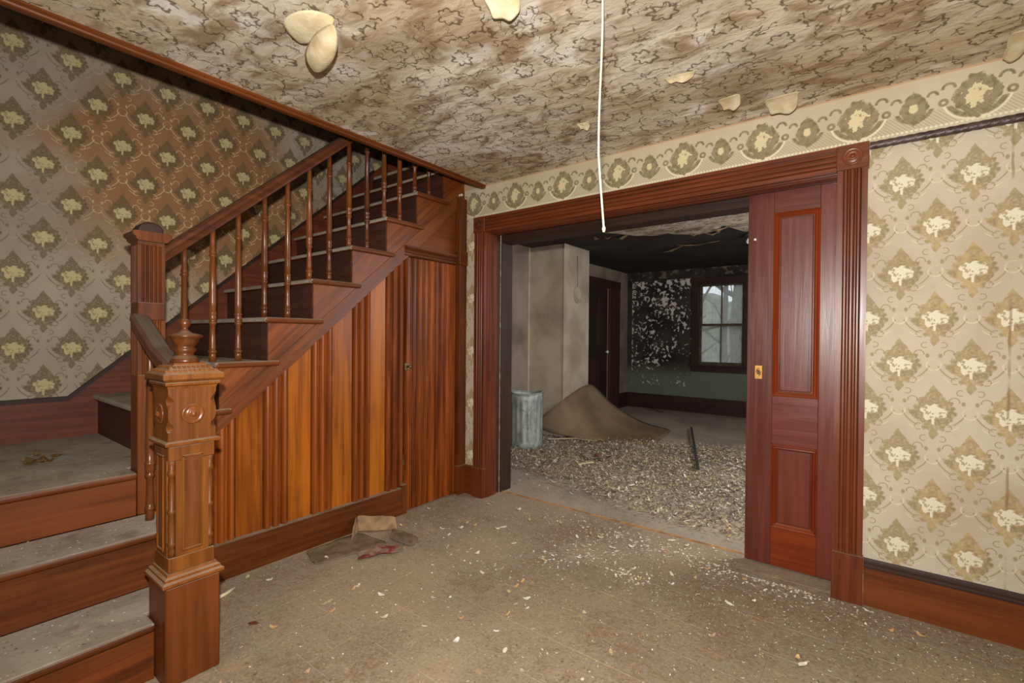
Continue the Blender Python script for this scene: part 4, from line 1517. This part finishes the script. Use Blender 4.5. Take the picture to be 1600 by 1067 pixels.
def gen_white():
    out = []
    for (x0, y0, sx, sy, n_) in ((1.64, -.44, .07, .05, 60), (1.32, -.33, .10, .10, 60), (1.60, -.02, .28, .07, 170), (1.95, -.10, .10, .06, 50), (2.25, -.10, .20, .06, 120), (1.2, -.55, .06, .05, 25), (.9, -.9, .4, .3, 60)):
        for _ in range(n_):
            x, y = rn.gauss(x0, sx), rn.gauss(y0, sy)
            if y > -.06 and x > 2.04:
                y = -.07
            c_ = rn.choice([rgb(240, 236, 226), rgb(228, 220, 202), rgb(206, 194, 170)])
            out.append((x, min(y, .18), .001, rn.uniform(.006, .026), rn.uniform(.004, .012), rn.uniform(0, .004), c_, rn.uniform(0, 6.28), rn.uniform(-.1, .1), 0))
    return out


litter('plaster_crumbs', gen_white(), 'scattered white plaster crumbs on the hall floor before the threshold', 'crumbs')
litter('floor_grit', gen_hall(), 'fine pale grit and paint crumbs strewn over the hall floor', 'grit')


def gen_tread():
    out = []
    for _ in range(420):
        r_ = rn.random()
        if r_ < .4:
            x, y, z = rn.uniform(-1.1, .03), rn.uniform(-2.7, -2.12), Z3
        elif r_ < .7:
            x, y, z = rn.uniform(.04, .29), rn.uniform(-2.7, -2.12), Z2
        else:
            x, y, z = rn.uniform(.3, .58), rn.uniform(-2.7, -2.22), Z1
        out.append((x, y, z + .001, rn.uniform(.003, .012), rn.uniform(.003, .007), 0.001, rn.choice(FC), rn.uniform(0, 6.28), 0, 0))
    return out


litter('stair_grit', gen_tread(), 'fine pale crumbs on the lower stair treads', 'grit')

# countable chips on the hall floor
chm = [flake_me('paint_chip', rn.uniform(.018, .045), rn.uniform(.01, .022), rn.uniform(.002, .008), rn.choice([rgb(236, 230, 216), rgb(226, 214, 188), rgb(208, 172, 124), rgb(190, 168, 132)]), rn) for _ in range(14)]
spots = [(1.648, -.475), (1.62, -.369), (1.326, -.434), (1.287, -.289), (1.188, -.582), (1.961, -.054), (1.93, -.124), (1.754, .10), (1.659, .119), (2.319, -.06),
         (1.60, -.45), (1.69, -.46), (1.58, -.50), (1.35, -.40), (1.42, -.2), (1.5, -.12), (1.55, .02), (1.3, -.12), (1.72, -.2), (1.8, -.3)]
while len(spots) < 110:
    x, y = rn.uniform(.1, 3.4), rn.uniform(-2.1, .1)
    if y > -.05 and not (.3 < x < 2.0):
        continue
    if x < .72 and y < -1.9:
        continue
    spots.append((x, y))
for x, y in spots:
    o = link('paint_chip', rn.choice(chm), None, None, (x, y, .0015))
    o.rotation_euler = (0, 0, rn.uniform(0, 6.28))
    tag(o, 'small pale paint chip lying on the dusty hall floor', 'paint chip', 'paint chips on the hall floor')

# torn cardboard against the panelling, in a few folded pieces
cdb = empty('torn_cardboard', (.2, -1.0, 0), label='torn dirty cardboard folded up against the stair panelling', cat='cardboard')


def plate(name, pts, mat, par, thick=.006):
    o = link(name, pyd(name, pts, [tuple(range(len(pts)))]), mat, par)
    s = o.modifiers.new('thick', 'SOLIDIFY')
    s.thickness = thick
    return o


M_CARD2 = mottled('damp_cardboard', rgb(132, 112, 88), rgb(106, 86, 66), 12, .9, [(rgb(84, 62, 48), 16, .55, .68, .6)])


def crumple(name, quad, mat, par, nu=7, nv=5, amp=.008, seed=1):
    rc = random.Random(seed)
    a, b, c_, d = [Vector(q) for q in quad]
    rows = []
    for i in range(nu):
        u = i / (nu - 1)
        row = []
        for j in range(nv):
            v = j / (nv - 1)
            p = a.lerp(b, u).lerp(d.lerp(c_, u), v)
            p += Vector((rc.uniform(-1, 1), rc.uniform(-1, 1), rc.uniform(-.3, 1))) * amp
            p.z = max(p.z, .0035)
            row.append(tuple(p))
        rows.append(row)
    o = sheet(name, rows, mat, None, None, None, .003)
    o.parent = par
    o.location = -par.location
    return o


crumple('back_flap', [(.07, -1.0, .005), (.23, -.82, .005), (.20, -.82, .080), (.055, -1.005, .105)], M_CARD, cdb, seed=3)
crumple('side_flap', [(.07, -1.0, .004), (.15, -1.10, .004), (.12, -1.07, .05), (.055, -1.005, .105)], M_CARD, cdb, 5, 4, .005, 5)
crumple('right_flap', [(.22, -.85, .02), (.44, -.82, .012), (.50, -.92, .006), (.34, -.97, .03)], M_CARD2, cdb, 7, 5, .009, 8)
crumple('floor_sheet', [(.06, -1.34, .004), (.07, -1.0, .005), (.34, -.98, .006), (.26, -1.40, .004)], M_CARD2, cdb, 9, 6, .006, 11)
rows = []
for i in range(7):
    row = []
    for j in range(5):
        u, v = i / 6, j / 4
        row.append((.33 + .11 * u + .07 * v, -1.20 + .22 * u - .04 * v + .02 * math.sin(v * 3), .010 + .022 * math.sin(u * math.pi) * (1 - v * .5) + .008 * math.sin(i * 2.3 + j * 1.7) + .006))
    rows.append(row)
sheet('rag', rows, M_RED, 'crumpled faded red rag lying on the torn cardboard', 'rag', None, .003)
rows = [[(.37 + .16 * i / 4 + .03 * j / 3, 1.56 + .10 * j / 3 - .05 * i / 4, .035 + .02 * math.sin(i * 1.3 + j)) for j in range(4)] for i in range(5)]
sheet('rag', rows, M_RED, 'small red scrap half buried in the back room litter', 'rag', None, .003)
rows = [[(.24 + .20 * i / 4 + .04 * j / 3, 1.50 + .14 * j / 3 - .04 * i / 4, .03 + .015 * math.sin(i * 1.7 + j)) for j in range(4)] for i in range(5)]
sheet('paper_scrap', rows, M_PLASTER_DK, 'grey paper scrap beside the red scrap in the back room litter', 'paper', None, .003)
for k, (x, y, a, L, lb) in enumerate([(-.30, 2.05, .5, .34, 'pale broken wooden strip below the curled linoleum edge'), (-.05, 2.18, -.2, .30, 'second pale wooden strip right of the linoleum corner'),
                                     (.45, 1.25, .9, .16, 'short white stick in the middle of the back room litter')]):
    o = box('wood_strip', -L / 2, L / 2, -.014, .014, 0, .008, M_PAPERBACK, None, .001)
    o.location = (x, y, .035)
    o.rotation_euler = (0, R(-4), a)
    tag(o, lb, 'wood strip')

# white stub by the newel, brown scrap, and leaf clump on the landing
me = tube_me('white_stub', [(.205, -1.85, .008), (.195, -1.81, .008), (.172, -1.765, .010)], .008, 8)
tag(link('white_stub', me, M_WHITE), 'short white stick on the floor behind the newel base', 'stick')
sc = plate('brown_scrap', [(.51, -1.85, .003), (.525, -1.825, .006), (.55, -1.82, .003), (.545, -1.835, .005), (.53, -1.85, .004)], mottled('rust_brown_scrap', rgb(120, 66, 40), rgb(96, 52, 34), 20), None, .002)
tag(sc, 'small rust brown scrap on the floor near the newel base', 'scrap')
lc = empty('dead_leaf_clump', (-.51, -2.34, Z3), label='small clump of dead brown leaves on the stair landing', cat='leaves')
M_LEAF = mottled('dead_leaf', rgb(120, 92, 54), rgb(84, 60, 36), 30, .8)
for k in range(11):
    L = rn.uniform(.03, .06)
    me = flake_me('leaf', L, L * .5, rn.uniform(.005, .014), rgb(100, 76, 46), rn)
    me.materials.clear()
    me.materials.append(M_LEAF)
    o = link('leaf', me, None, lc, (-.51 + rn.gauss(0, .045), -2.34 + rn.gauss(0, .025), Z3 + rn.uniform(.002, .02)))
    o.rotation_euler = (rn.uniform(-.5, .5), rn.uniform(-.5, .5), rn.uniform(0, 6.28))
